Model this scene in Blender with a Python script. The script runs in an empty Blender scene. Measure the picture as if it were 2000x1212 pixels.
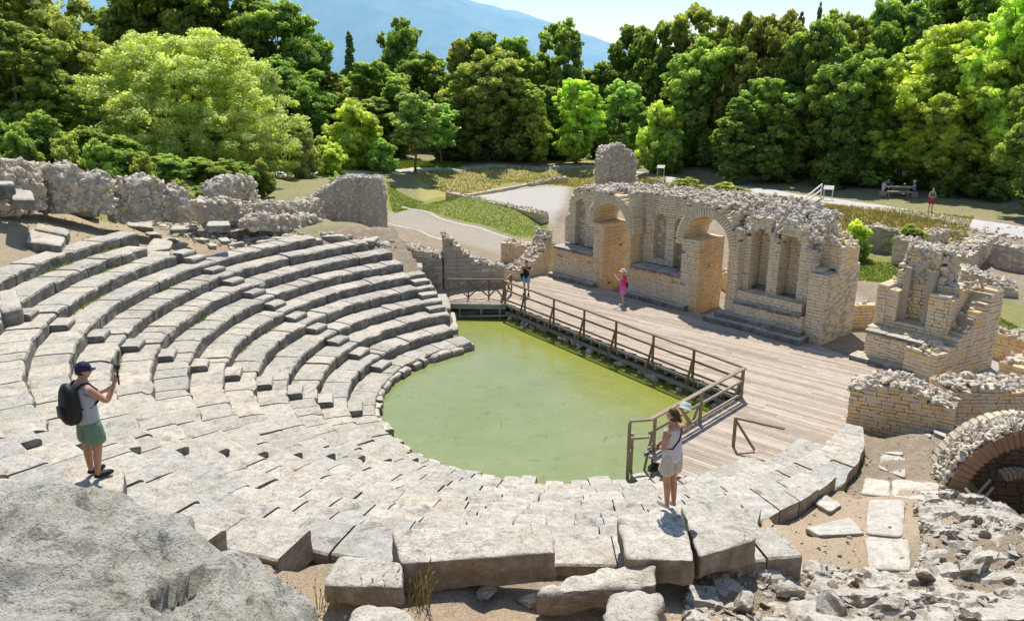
import bpy, bmesh, math, random
import numpy as np
from mathutils import Vector, Matrix, noise as mn
R = math.radians
rnd = random.Random(7)
scene = bpy.context.scene
COL = scene.collection
# ------------------------------------------------------------------ camera
PITCH = R(16.6); FOC = 1531.0; CAMZ = 10.2
cam_d = bpy.data.cameras.new('camera'); cam = bpy.data.objects.new('camera', cam_d); COL.objects.link(cam)
cam.location = (0, 0, CAMZ); cam.rotation_euler = (math.pi/2-PITCH, 0, 0)
cam_d.sensor_width = 36; cam_d.lens = 36*FOC/2000; cam_d.clip_end = 30000; cam_d.clip_start = .1
scene.camera = cam
def P(px, py, z=None, Y=None):
    """survey of the photograph: world point on the level z (or at the distance Y) seen at a photo position"""
    x = (px-1000)/FOC; v = -(py-606)/FOC
    d = Vector((x, math.cos(PITCH)+v*math.sin(PITCH), -math.sin(PITCH)+v*math.cos(PITCH)))
    k = (z-CAMZ)/d.z if Y is None else Y/d.y
    return Vector((0, 0, CAMZ))+d*k
# ------------------------------------------------------------------ light
scene.view_settings.view_transform = 'Standard'; scene.view_settings.look = 'None'; scene.view_settings.exposure = 0
SUN_EL = R(62); sun_dir = Vector((.04*math.cos(SUN_EL), math.cos(SUN_EL), math.sin(SUN_EL))).normalized()
w = bpy.data.worlds.new('World'); scene.world = w; w.use_nodes = True
nt = w.node_tree; bg = nt.nodes['Background']
sky = nt.nodes.new('ShaderNodeTexSky'); sky.sky_type = 'NISHITA'; sky.sun_disc = False
sky.sun_elevation = SUN_EL; sky.sun_rotation = math.atan2(sun_dir.x, sun_dir.y)
sky.air_density = 1.0; sky.dust_density = .25; sky.ozone_density = 3.0
nt.links.new(sky.outputs[0], bg.inputs[0]); bg.inputs[1].default_value = .15
sd = bpy.data.lights.new('sun', 'SUN'); sd.energy = 5.0; sd.angle = R(.53); sd.color = (1, .955, .88)
so = bpy.data.objects.new('sun', sd); COL.objects.link(so)
so.rotation_euler = sun_dir.to_track_quat('Z', 'Y').to_euler()
# ------------------------------------------------------------------ objects and tags
def tag(o, label=None, cat=None, group=None, kind=None):
    if label: o['label'] = label
    if cat: o['category'] = cat
    if group: o['group'] = group
    if kind: o['kind'] = kind
    return o
def empty(name, loc, label, cat, group=None, rz=0):
    o = bpy.data.objects.new(name, None); COL.objects.link(o); o.location = loc; o.rotation_euler = (0, 0, rz)
    o.empty_display_size = .2
    return tag(o, label, cat, group)
def link(name, me, mat, parent=None, smooth=False):
    o = bpy.data.objects.new(name, me); COL.objects.link(o)
    if mat:
        for m in (mat if isinstance(mat, (list, tuple)) else [mat]): me.materials.append(m)
    if parent: o.parent = parent
    if smooth: me.shade_smooth()
    return o
def copy_tree(o, parent=None):
    c = o.copy(); COL.objects.link(c); c.parent = parent
    for ch in [x for x in KIDS.get(o.name, [])]: copy_tree(ch, c)
    return c
KIDS = {}
class MB:
    """collects shapes, then links them as ONE mesh; 'tint' is a random grey per piece read by the material"""
    def __init__(s): s.v = []; s.f = []; s.t = []; s.m = []
    def add(s, vs, fs, tint=None, m=0):
        b = len(s.v); s.v.extend(vs)
        t = rnd.random() if tint is None else tint
        for f in fs: s.f.append([b+i for i in f]); s.t.append(t); s.m.append(m)
    def box(s, c, h, ax=None, jit=0, tint=None, m=0):
        """c centre, h half sizes, ax three axis vectors"""
        c = Vector(c)
        if ax is None: ax = (Vector((1,0,0)), Vector((0,1,0)), Vector((0,0,1)))
        vs = []
        for sx, sy, sz in ((-1,-1,-1),(1,-1,-1),(1,1,-1),(-1,1,-1),(-1,-1,1),(1,-1,1),(1,1,1),(-1,1,1)):
            p = c+ax[0]*(sx*h[0])+ax[1]*(sy*h[1])+ax[2]*(sz*h[2])
            if jit: p = p+Vector((rnd.uniform(-jit,jit), rnd.uniform(-jit,jit), rnd.uniform(-jit,jit)))
            vs.append(p)
        s.add(vs, ((0,3,2,1),(4,5,6,7),(0,1,5,4),(1,2,6,5),(2,3,7,6),(3,0,4,7)), tint, m)
    def bar(s, a, b, w, h=None, tint=None, m=0, up=Vector((0,0,1))):
        a = Vector(a); b = Vector(b); d = b-a; L = d.length; d.normalize()
        if abs(d.dot(up)) > .98: up = Vector((0,1,0))
        x = d.cross(up).normalized(); y = x.cross(d).normalized()
        s.box((a+b)/2, (L/2, w/2, (h or w)/2), (d, x, y), 0, tint, m)
    def tube(s, pts, rs, n=8, tint=None, m=0, cap=True):
        rings = []; b = len(s.v); vs = []
        for i, p in enumerate(pts):
            p = Vector(p); d = (Vector(pts[min(i+1, len(pts)-1)])-Vector(pts[max(i-1, 0)])).normalized()
            up = Vector((0,0,1)) if abs(d.z) < .9 else Vector((1,0,0))
            x = d.cross(up).normalized(); y = d.cross(x).normalized(); r = rs[i] if isinstance(rs, (list, tuple)) else rs
            vs += [p+(x*math.cos(2*math.pi*k/n)+y*math.sin(2*math.pi*k/n))*r for k in range(n)]
        fs = []
        for i in range(len(pts)-1):
            for k in range(n):
                a = i*n+k; c = i*n+(k+1) % n; fs.append((a, c, c+n, a+n))
        if cap: fs.append(tuple(range(n))[::-1]); fs.append(tuple((len(pts)-1)*n+k for k in range(n)))
        s.add(vs, fs, tint, m)
    def rock(s, c, r, flat=(1,1,1), sub=1, rough=.22, tint=None, m=0, rot=None):
        vs0, fs = ICO[sub]; q = rot or Matrix.Rotation(rnd.uniform(0,6.28), 3, Vector((rnd.uniform(-1,1), rnd.uniform(-1,1), rnd.uniform(-1,1))).normalized())
        off = Vector((rnd.uniform(-50,50), rnd.uniform(-50,50), rnd.uniform(-50,50)))
        pl = [(Vector((rnd.gauss(0,1), rnd.gauss(0,1), rnd.gauss(0,1))).normalized(), rnd.uniform(.55,.85)) for _ in range(7)]
        vs = []
        for v in vs0:
            p = v.copy()
            for nn, dd in pl:
                k = p.dot(nn)
                if k > dd: p = p-nn*(k-dd)
            p = p*(1+rough*mn.noise(v*1.7+off))
            p = q @ Vector((p.x*flat[0], p.y*flat[1], p.z*flat[2]))*r if rot is None else q @ (Vector((p.x*flat[0], p.y*flat[1], p.z*flat[2]))*r)
            vs.append(Vector(c)+p)
        s.add(vs, fs, tint, m)
    def build(s, name, mat, parent=None, smooth=False, world=True):
        me = bpy.data.meshes.new(name)
        o0 = parent.location if (parent is not None and world) else Vector((0,0,0))
        if parent is not None and world and parent.parent is not None: o0 = Vector((0,0,0))+ROOT(parent).location
        me.from_pydata([tuple(Vector(v)-o0) for v in s.v], [], s.f)
        a = me.attributes.new('tint', 'FLOAT', 'FACE'); a.data.foreach_set('value', s.t)
        if isinstance(mat, (list, tuple)): me.polygons.foreach_set('material_index', s.m)
        me.update()
        o = link(name, me, mat, parent, smooth)
        if parent is not None: KIDS.setdefault(parent.name, []).append(o)
        return o
def ROOT(o):
    while o.parent is not None: o = o.parent
    return o
ICO = {}
for k in (1, 2, 3):
    bm = bmesh.new(); bmesh.ops.create_icosphere(bm, subdivisions=k, radius=1)
    bm.verts.index_update(); ICO[k] = ([v.co.copy() for v in bm.verts], [tuple(v.index for v in f.verts) for f in bm.faces]); bm.free()
# ------------------------------------------------------------------ materials
def mat(name, rough=.8):
    m = bpy.data.materials.new(name); m.use_nodes = True; n = m.node_tree.nodes; b = n['Principled BSDF']
    b.inputs['Roughness'].default_value = rough; b.inputs['Specular IOR Level'].default_value = .25
    return m, m.node_tree, b
def N(nt, t, **kw):
    n = nt.nodes.new(t)
    for k, v in kw.items():
        if k.startswith('i_'): n.inputs[k[2:].replace('_', ' ')].default_value = v
        else: setattr(n, k, v)
    return n
def ramp(nt, src, stops, interp='LINEAR'):
    r = nt.nodes.new('ShaderNodeValToRGB'); r.color_ramp.interpolation = interp
    e = r.color_ramp.elements
    while len(e) < len(stops): e.new(.5)
    for el, (p, c) in zip(e, stops):
        el.position = p; el.color = (c, c, c, 1) if isinstance(c, (int, float)) else (*c, 1)
    nt.links.new(src, r.inputs[0]); return r.outputs[0]
def mix(nt, fac, a, b, mode='MIX'):
    m = nt.nodes.new('ShaderNodeMix'); m.data_type = 'RGBA'; m.blend_type = mode
    for ix, val in ((0, fac), (6, a), (7, b)):
        sock = m.inputs[ix]
        if isinstance(val, (int, float)): sock.default_value = val if ix == 0 else (val, val, val, 1)
        elif isinstance(val, (tuple, list)): sock.default_value = (*val, 1)
        else: nt.links.new(val, sock)
    return m.outputs[2]
def math_(nt, op, a, b=None):
    m = nt.nodes.new('ShaderNodeMath'); m.operation = op
    for i, val in enumerate((a, b)):
        if val is None: continue
        if isinstance(val, (int, float)): m.inputs[i].default_value = val
        else: nt.links.new(val, m.inputs[i])
    return m.outputs[0]
def pos(nt): return N(nt, 'ShaderNodeNewGeometry').outputs['Position']
def noise_(nt, p, scale, detail=6, rough=.6, dist=0):
    n = N(nt, 'ShaderNodeTexNoise'); n.inputs['Scale'].default_value = scale; n.inputs['Detail'].default_value = detail
    n.inputs['Roughness'].default_value = rough; n.inputs['Distortion'].default_value = dist
    nt.links.new(p, n.inputs['Vector']); return n.outputs['Fac']
def voro(nt, p, scale, feature='F1', out='Distance', rand=1):
    n = N(nt, 'ShaderNodeTexVoronoi'); n.feature = feature; n.inputs['Scale'].default_value = scale; n.inputs['Randomness'].default_value = rand
    nt.links.new(p, n.inputs['Vector']); return n.outputs[out]
def bump(nt, b, h, strength, dist):
    n = N(nt, 'ShaderNodeBump'); n.inputs['Strength'].default_value = strength; n.inputs['Distance'].default_value = dist
    nt.links.new(h, n.inputs['Height']); nt.links.new(n.outputs[0], b.inputs['Normal'])
def _keep(): pass
def attr(nt, name): a = N(nt, 'ShaderNodeAttribute'); a.attribute_name = name; return a.outputs['Fac']
def stone(name, light, mid, dark, side, lichen=.5, scale=1.0, bstr=.7, warm=(.46,.36,.24), bd=.03, spots=.5):
    """weathered limestone: light and dark patches, lichen spots, grey stains on upright faces"""
    m, nt, b = mat(name, .92); p = pos(nt)
    n1 = noise_(nt, p, .9*scale, 8, .68); n2 = noise_(nt, p, 4.5*scale, 8, .7); n3 = noise_(nt, p, 22*scale, 5, .7)
    c = mix(nt, ramp(nt, n2, [(.35,0),(.62,1)]), mid, light)
    c = mix(nt, ramp(nt, n1, [(.52,0),(.68,.55)]), c, warm)
    c = mix(nt, ramp(nt, n3, [(.30,.85),(.47,0)]), c, dark)
    crk = ramp(nt, voro(nt, p, 1.7*scale, 'DISTANCE_TO_EDGE'), [(.0,.8),(.012,0)]); c = mix(nt, mix(nt, 1, crk, ramp(nt, n1, [(.45,0),(.55,.8)]), 'MULTIPLY'), c, dark)
    # black stains
    st = noise_(nt, p, 2.3*scale, 10, .75, .4)
    c = mix(nt, ramp(nt, st, [(.54,0),(.64,min(.8, .5*lichen+.12))]), c, dark)
    pk = ramp(nt, voro(nt, p, 13*scale), [(.06,.85),(.16,0)]); c = mix(nt, mix(nt, 1, pk, ramp(nt, n2, [(.50,0),(.58,1)]), 'MULTIPLY'), c, dark)
    # pale lichen spots
    sp = voro(nt, p, 7*scale); spm = ramp(nt, sp, [(.16,1),(.30,0)])
    gate = ramp(nt, noise_(nt, p, 1.6*scale, 4, .6), [(.46,0),(.56,spots)])
    c = mix(nt, mix(nt, 1, spm, gate, 'MULTIPLY'), c, (.66,.64,.60))
    t = attr(nt, 'tint')
    c = mix(nt, 1, c, ramp(nt, t, [(0,(.84,.85,.86)),(.5,(.97,.96,.95)),(1,(1.09,1.06,1.02))]), 'MULTIPLY')
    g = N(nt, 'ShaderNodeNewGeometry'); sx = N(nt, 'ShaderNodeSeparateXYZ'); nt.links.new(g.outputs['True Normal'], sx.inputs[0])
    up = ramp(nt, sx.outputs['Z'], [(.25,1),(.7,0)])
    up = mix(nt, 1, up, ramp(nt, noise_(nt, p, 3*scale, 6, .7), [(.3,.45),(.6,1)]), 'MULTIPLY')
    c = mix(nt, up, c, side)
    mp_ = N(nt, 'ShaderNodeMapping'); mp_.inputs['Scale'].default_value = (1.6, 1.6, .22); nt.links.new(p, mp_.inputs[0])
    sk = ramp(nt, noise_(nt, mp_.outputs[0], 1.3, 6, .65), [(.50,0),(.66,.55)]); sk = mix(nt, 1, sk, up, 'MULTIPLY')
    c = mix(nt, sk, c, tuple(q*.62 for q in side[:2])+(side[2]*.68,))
    nt.links.new(c, b.inputs['Base Color'])
    h = math_(nt, 'ADD', math_(nt, 'MULTIPLY', n2, .8), math_(nt, 'MULTIPLY', n3, .35))
    pit = ramp(nt, voro(nt, p, 16*scale), [(.05,0),(.22,1)])
    h = math_(nt, 'ADD', h, math_(nt, 'MULTIPLY', pit, .18))
    bump(nt, b, h, bstr, bd)
    return m
def plain(name, col, rough=.7, var=.25, scale=30, bs=.2, metal=0):
    m, nt, b = mat(name, rough); p = N(nt, 'ShaderNodeTexCoord').outputs['Object']
    n = noise_(nt, p, scale, 5, .6)
    c = mix(nt, 1, col, ramp(nt, n, [(.25,1-var),(.75,1+var)]), 'MULTIPLY')
    nt.links.new(c, b.inputs['Base Color']); b.inputs['Metallic'].default_value = metal
    bump(nt, b, n, bs, .004); return m
M = {}
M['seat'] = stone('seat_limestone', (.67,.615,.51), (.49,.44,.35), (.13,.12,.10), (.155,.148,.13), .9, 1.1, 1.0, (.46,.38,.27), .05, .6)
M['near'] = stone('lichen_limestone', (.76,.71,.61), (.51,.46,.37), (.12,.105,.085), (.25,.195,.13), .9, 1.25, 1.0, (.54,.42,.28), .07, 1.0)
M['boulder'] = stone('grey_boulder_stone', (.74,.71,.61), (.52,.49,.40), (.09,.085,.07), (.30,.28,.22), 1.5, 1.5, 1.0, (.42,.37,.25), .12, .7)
M['slab'] = stone('paving_stone', (.70,.66,.57), (.47,.42,.34), (.22,.19,.15), (.25,.21,.16), .4, 1.2)
M['brick'] = stone('small_stone_masonry', (.82,.71,.51), (.72,.60,.40), (.24,.185,.12), (.74,.62,.43), .7, 1.4, .9, (.52,.36,.20), .02, .1)
M['ochre'] = stone('ochre_masonry', (.86,.64,.36), (.80,.56,.28), (.3,.2,.1), (.82,.58,.30), .2, 1.4, .6, (.52,.33,.16), .02, .1)
M['rubble'] = stone('rubble_stone', (.84,.76,.62), (.66,.57,.44), (.17,.145,.11), (.56,.48,.36), .6, 1.3, .9, (.46,.35,.24), .04, .4)
M['redbrick'] = stone('fired_brick', (.36,.21,.12), (.30,.16,.09), (.12,.07,.05), (.30,.165,.09), .2, 2, .5, (.40,.28,.17), .02, .1)
M['mortar'] = stone('lime_mortar', (.60,.54,.43), (.48,.42,.32), (.2,.17,.13), (.46,.40,.30), .5, 1.6, 1.0, (.42,.31,.20), .05, .2)
# ------------------------------------------------------------------ the theatre's plan: rows are circles round one centre
CX, CY, R0, DR, Z0, DZ = 1.73, 25.43, 6.39, .913, -.35, .387
STAIRS = [160.2, 193.2, 227.0, 260.3]
def polar(r, a, z): return Vector((CX+r*math.cos(R(a)), CY+r*math.sin(R(a)), z))
def smooth(a, b, x):
    t = np.clip((x-a)/(b-a), 0, 1); return t*t*(3-2*t)
KM = [(118,9),(157,9),(163,11.5),(200,12.4),(243.6,12.4),(243.7,11.4),(249.6,11.4),(249.7,10.4),(252.6,10.4),(252.7,9.4),(262,9.4),(264,8.2),(281,8.0),(282,7.2),(286,6.2),(292,5.6),(312,4.2),(322,3.6),(335,3)]
def kmax(a):
    return float(math.floor(1e-6+np.interp(a, [k[0] for k in KM], [k[1] for k in KM])))
# survey points of the ground outside the seating (x, y, z)
CP = []
def cp(px, py, z, Y=None): q = P(px, py, z); CP.append((q.x, q.y, z))
for px, py, z in [
    # path and far ground
    (560,340,1.5),(760,335,1.3),(960,326,1.3),(1160,322,1.3),(1300,345,1.3),(1480,365,1.3),(1640,390,1.3),(1760,405,1.3),(1990,440,1.3),(1900,425,1.3),
    (806,325,1.4),(700,322,1.6),(640,318,1.8),(1395,330,1.5),(1600,345,1.5),(1750,375,1.4),(1900,395,1.4),(1133,312,1.3),
    # foot of the bank, court, paved terrace
    (760,392,.1),(830,390,.1),(900,372,.3),(990,352,.5),(1100,352,.5),(1180,372,.45),(1250,372,.45),(1330,372,.6),(785,405,0),(870,440,0),(1000,468,0),(1060,450,0),(930,430,0),(760,440,0),(860,470,0),
    (945,385,.75),(1080,366,.75),(1090,400,.75),(1000,385,.75),(1020,400,.75),
    # right of the stage wall
    (1700,535,.2),(1650,520,.2),(1850,545,.2),(1870,470,.9),(1800,430,1.2),(1700,412,1.2),(1960,470,.9),(1640,470,.7),(1960,640,.5),(1985,560,.6),(1930,560,.3),(1750,620,-.05),(1650,640,-.05),(1950,730,-.05),(1960,700,-.05),(1420,560,0),
    # tree on the left and its slope
    (520,350,2.2),(430,350,2.4),(620,345,1.6),(600,370,1.6),(560,355,1.7),(540,372,2.0),
    (300,335,4.0),(150,300,5.2),(40,285,5.8),(-200,290,6),(230,315,5.0)]: cp(px, py, z)
for x, y, z in [(-24,28,5.6),(-26,34,5.0),(-24,42,3.6),(-18,46,2.8),(-14,52,1.7),(-9,50,.6),(-7.5,46,.7),(-4,45,.1),(-12,43.5,2.6),(-9,41.5,2.6),(-6.5,40.5,1.9),(-5,39.5,.7),(-3.5,38.5,-.1),
    (-30,20,6),(-24,12,6),(-18,8,5.3),(-13,6,5.0),(-9,6.5,4.6),(-5.5,8.2,4.1),(-3.5,8.4,3.75),(-1.5,8.0,3.3),(0,8.4,2.9),(1.3,9.2,2.75),(2.7,8.5,2.7),(4,8.6,2.8),(6,8.2,3.0),(9,8.4,3.2),(12,9.5,3.1),(16,10,3),
    (-12,3,6.4),(-5,4.5,4.6),(-2,6.5,3.7),(0,6.6,3.7),(3,6.3,4.1),(7,6.2,4.4),(12,6,4.4),(0,3,6.3),(5,3,6.2),(0,0,8.4),(6,0,8.2),(-8,0,8.2),(14,0,8),(0,-12,9.5),(-30,-12,9),(30,-12,8.5),
    (3.9,10.6,2.35),(4.9,12.4,2.05),(6.4,12.6,1.95),(8.2,12.2,2.2),(6.2,14.2,1.55),(7.8,14.8,1.5),(9.4,16.6,1.3),(10.2,18.6,1.2),(8.6,13.4,1.8),(10,14.4,1.6),(11.6,18.6,1.0),(9.6,12.0,2.6),
    (11.4,15.0,.1),(12.8,15.2,-.4),(12.6,17.2,-.3),(14.5,16,-.4),(15,18.2,.3),(12.8,12.4,2.2),(11.5,12.6,2.2),(15.5,12.5,2.3),(18,14,1.5),(20,20,.2),(11,21,-.2),(14,22,-.2),(12,24,-.2),(16,24,-.1),(26,30,.3),(30,20,.5),
    (-3,42,-.1),(1,41,-.2),(4,42,-.1),(9,37,-.1),(12,34,-.1),(3.5,40.2,-.25),(8,31,-.25),(0,37.5,-.3),
    (0,100,2),(-30,95,3.5),(30,90,2),(-50,75,5),(-45,50,6),(-60,30,8),(-40,20,6),(50,70,1.6),(60,40,1.6),(45,50,1.4),(0,140,4),(60,140,4),(-70,140,8),
    (0,400,6),(400,300,6),(-400,300,10),(0,3000,0),(3000,1500,0),(-3000,1500,0),(-3000,-500,0),(3000,-500,0),(0,-3000,0),(-200,0,10),(200,0,3),(-100,-80,12),(100,-80,6)]: CP.append((x, y, z))
for a_ in range(200, 263, 3):
    k_ = math.floor(kmax(a_)); q_ = polar(R0+DR*(k_+1)+.75, a_, 0); CP.append((q_.x, q_.y, Z0+DZ*k_-.07 if a_ < 253 else 3.08)); q_ = polar(R0+DR*(k_+1)+1.5, a_, 0); CP.append((q_.x, q_.y, Z0+DZ*k_-.10 if a_ < 253 else 3.02))
def RM(a):
    return np.interp(a, [281.9,282,286,313,322,335], [99,13.0,11.9,10.35,9.9,9.3])
CPa = np.array(CP)
def idw(x, y):
    d2 = (x[..., None]-CPa[:, 0])**2+(y[..., None]-CPa[:, 1])**2+.15
    wt = d2**-1.9
    return (wt*CPa[:, 2]).sum(-1)/wt.sum(-1)
POND = [tuple(P(866,596,0)[:2]), (-.36,36.0), (8.3,24.3), (4.3,19.6), (1.7,22), tuple(P(905,668,-.5)[:2])]
def inpoly(x, y, poly):
    c = np.zeros(np.shape(x), bool); n = len(poly)
    for i in range(n):
        x1, y1 = poly[i][:2]; x2, y2 = poly[(i+1) % n][:2]
        if y1 == y2: continue
        c ^= ((y1 > y) != (y2 > y))&(x < (x2-x1)*(y-y1)/(y2-y1)+x1)
    return c
def deck_side(x, y):
    """> 0 on the stage side of the line where the seating ends"""
    return y-(19.3+(x-4.2)*.17)
def gh(x, y):
    x = np.asarray(x, float); y = np.asarray(y, float)
    z = idw(x, y)
    r = np.hypot(x-CX, y-CY); a = np.degrees(np.arctan2(y-CY, x-CX)) % 360
    km = np.interp(a, [k[0] for k in KM], [k[1] for k in KM])
    km = np.floor(km); ro = np.minimum(R0+DR*(km+.97), RM(a)-.05)
    cone = Z0+DZ*(r-R0)/DR-.62
    ins = (a > 119)&(a < 338)&((a < 265)|(y < 19.6+(x-4.2)*.17))
    rim = Z0+DZ*km-np.where(a > 262, .28, .05)
    t = smooth(0, 1.6, r-ro)
    z = np.where(ins, np.where(r < ro, cone, (cone+.45)*(1-t)*0+np.minimum(rim, 99)*(1-t)+z*t), z)
    # pool basin and stage
    pool = (r < R0-.05)|inpoly(x, y, POND)
    z = np.where(pool, -1.3, z)
    st = (~ins)&(r < R0+1.4)
    z = np.where(st&(r < 6.3), -1.3, z)
    # under the stage floor
    us = (y-42.5 < -(x+2.5)*1.19+.0)&(x > -4)&(y > 19.6+(x-4.2)*.17)&(r < 13.5)&(~ins)
    us = us|inpoly(x, y, [(-.2,35.4),(7.8,24.4),(4.3,20.3),(4.3,19.8),(10.1,20.6),(14.3,21.2),(15.4,23.8),(12.9,28.0),(11.6,29.9),(2.0,40.6),(-.9,40.8)])
    z = np.where(us&(~(r < 6.3)), np.minimum(z, -.45), z)
    return z
# one sheet, fine near the theatre, coarse to the horizon
def axis(lo, hi, step, far, n):
    core = np.arange(lo, hi+1e-6, step); g = np.geomspace(1, far, n)-1+step
    return np.concatenate([lo-g[::-1], core, hi+g])
gx = axis(-34, 40, .28, 9000, 34); gy = axis(2, 92, .28, 9000, 34)
GX, GY = np.meshgrid(gx, gy)
GZ = np.zeros_like(GX)
for i in range(0, GX.shape[0], 20): GZ[i:i+20] = gh(GX[i:i+20], GY[i:i+20])
_fl = [mn.noise(Vector((x*.9, y*.9, 0)))*.05+mn.noise(Vector((x*.25, y*.25, 5)))*.10 for x, y in zip(GX.ravel(), GY.ravel())]
GZ = GZ+np.array(_fl).reshape(GX.shape)*(np.hypot(GX-CX, GY-CY) > 6.2)*np.where((GX > -3)&(GX < 15)&(GY > 19)&(GY < 43), .3, 1)
def H(x, y):
    """ground height off the finished sheet (bilinear)"""
    i = int(np.clip(np.searchsorted(gx, x)-1, 0, len(gx)-2)); j = int(np.clip(np.searchsorted(gy, y)-1, 0, len(gy)-2))
    u = (x-gx[i])/(gx[i+1]-gx[i]); v = (y-gy[j])/(gy[j+1]-gy[j])
    return float((GZ[j,i]*(1-u)+GZ[j,i+1]*u)*(1-v)+(GZ[j+1,i]*(1-u)+GZ[j+1,i+1]*u)*v)
def PG(px, py):
    """first point of the ground sheet seen at a photo position"""
    a = P(px, py, Y=1.0); o = Vector((0,0,CAMZ)); d = a-o; t = 4.0
    while t < 400:
        q = o+d*t
        if q.z <= H(q.x, q.y): return Vector((q.x, q.y, H(q.x, q.y)))
        t += .05 if t < 40 else .15
    return q
def inpoly(x, y, poly):
    c = np.zeros(np.shape(x), bool); n = len(poly)
    for i in range(n):
        x1, y1 = poly[i][:2]; x2, y2 = poly[(i+1) % n][:2]
        if y1 == y2: continue
        hit = ((y1 > y) != (y2 > y))&(x < (x2-x1)*(y-y1)/(y2-y1)+x1); c ^= hit
    return c
def PGH(px, py, h):
    """point a height h above the ground sheet, seen at a photo position"""
    o = Vector((0,0,CAMZ)); d = P(px, py, Y=1.0)-o; t = 4.0
    while t < 300:
        q = o+d*t
        if q.z <= H(q.x, q.y)+h: return q
        t += .03
    return q
def pp(l, z): return [tuple(P(a, b, z)[:2]) for a, b in l]
grass = np.zeros_like(GX); pale = np.zeros_like(GX); dry = np.zeros_like(GX); red = np.zeros_like(GX)
def region(arr, poly, val=1): arr[inpoly(GX, GY, poly)] = val
region(grass, [(-9000,60),(-30,60),(-20,52),(-14,52),(-9,66),(4,70),(16,68),(30,52),(36,46),(60,40),(9000,40),(9000,9000),(-9000,9000)], .45)
region(grass, pp([(785,408),(850,388),(880,388),(1075,440),(1075,470),(1000,462),(900,432)], 0))           # lawn beside the lane
region(grass, pp([(560,345),(700,332),(900,326),(900,312),(640,318)], 1.4), .9)                            # meadow by the path
region(grass, pp([(755,370),(830,395),(770,420),(750,410)], .1), .9)
region(dry, pp([(800,345),(950,330),(1160,326),(1160,372),(1000,355),(900,375),(830,382)], .7), 1)
region(dry, pp([(1240,345),(1300,352),(1300,378),(1240,372)], .8), 1)
region(dry, pp([(1600,400),(1760,415),(1900,432),(1880,470),(1640,466)], 1.0), 1); region(grass, pp([(1780,418),(1860,428),(1850,470),(1780,466)], 1.0), .4)
region(grass, pp([(1640,500),(1760,512),(1760,552),(1640,545)], .2), 1); region(grass, pp([(1840,530),(1900,520),(2000,640),(2000,600),(1940,620),(1860,570)], .4), .8)
region(grass, pp([(1900,560),(2060,610),(2060,660),(1930,625)], .5), .7)
region(grass, [(-24,20),(-16.5,24),(-16,32),(-14,38),(-19,39),(-25,31)], .12); region(red, [(-24,20),(-16.5,24),(-16,32),(-14,38),(-19,39),(-25,31)], .5); region(grass, [(-16,38),(-9,40),(-8,44),(-15,44)], .4)
region(pale, pp([(895,386),(1050,360),(1110,362),(1100,405),(1065,428)], .75), 1)                          # paved court
region(pale, pp([(752,418),(783,406),(900,440),(1000,468),(1000,506),(870,466),(752,432)], 0), .42)          # gravel lane
region(pale, pp([(1630,560),(1700,640),(1800,720),(2100,800),(2100,680),(1900,650),(1700,600)], 0), .9)
region(grass, [(-60,28),(-26,31),(-21,36),(-15,44),(-13,52),(-20,60),(-60,70)], .8)
region(grass, [(13,80),(22,73),(27,65),(33,58),(40,50),(60,46),(60,90),(13,95)], .1)
region(red, pp([(1440,950),(1700,900),(1850,880),(1900,1010),(1720,1120),(1450,1110)], 2), .8)
region(red, [(-6,7),(-3,6.5),(3,7.5),(3.5,9.5),(1.5,11.3),(-.5,9.3),(-2.5,10),(-4.8,10.5)], .8)
nx = len(gx); ny = len(gy)
idx = np.arange(nx*ny).reshape(ny, nx)
F = np.stack([idx[:-1,:-1], idx[:-1,1:], idx[1:,1:], idx[1:,:-1]], -1).reshape(-1, 4)
me = bpy.data.meshes.new('ground'); V = np.stack([GX, GY, GZ], -1).reshape(-1, 3)
me.vertices.add(len(V)); me.vertices.foreach_set('co', V.astype(np.float32).ravel())
me.loops.add(F.size); me.loops.foreach_set('vertex_index', F.astype(np.int32).ravel())
me.polygons.add(len(F)); me.polygons.foreach_set('loop_start', np.arange(0, F.size, 4, dtype=np.int32)); me.polygons.foreach_set('loop_total', np.full(len(F), 4, dtype=np.int32))
me.update(calc_edges=True); me.validate()
def blur(a, k=2):
    for _ in range(k):
        b = a.copy(); b[1:-1,1:-1] = (a[1:-1,1:-1]*2+a[:-2,1:-1]+a[2:,1:-1]+a[1:-1,:-2]+a[1:-1,2:])/6; a = b
    return a
for nm, arr in (('grass', grass), ('pale', pale), ('dry', dry), ('red', red)):
    at = me.attributes.new(nm, 'FLOAT', 'POINT'); at.data.foreach_set('value', blur(arr).ravel().astype(np.float32))
m, nt, b = mat('earth_and_grass', .95); p = pos(nt)
n1 = noise_(nt, p, .5, 6, .6); n2 = noise_(nt, p, 3.5, 8, .7); n3 = noise_(nt, p, 28, 6, .75); n4 = noise_(nt, p, 90, 4, .7)
dirt = mix(nt, ramp(nt, n2, [(.35,0),(.65,1)]), (.33,.25,.16), (.47,.38,.27))
dirt = mix(nt, ramp(nt, n3, [(.38,.8),(.5,0)]), dirt, (.17,.13,.09))
dirt = mix(nt, ramp(nt, n3, [(.58,0),(.66,.8)]), dirt, (.60,.52,.42))
redd = mix(nt, ramp(nt, n3, [(.42,0),(.60,1)]), (.50,.34,.19), (.72,.57,.38))
redd = mix(nt, ramp(nt, n4, [(.56,0),(.68,.7)]), redd, (.72,.62,.48)); redd = mix(nt, ramp(nt, n2, [(.45,0),(.7,.5)]), redd, (.58,.50,.40))
palec = mix(nt, ramp(nt, n3, [(.35,0),(.6,1)]), (.44,.40,.34), (.62,.58,.51)); palec = mix(nt, ramp(nt, n2, [(.5,0),(.75,.5)]), palec, (.42,.40,.30))
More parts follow.
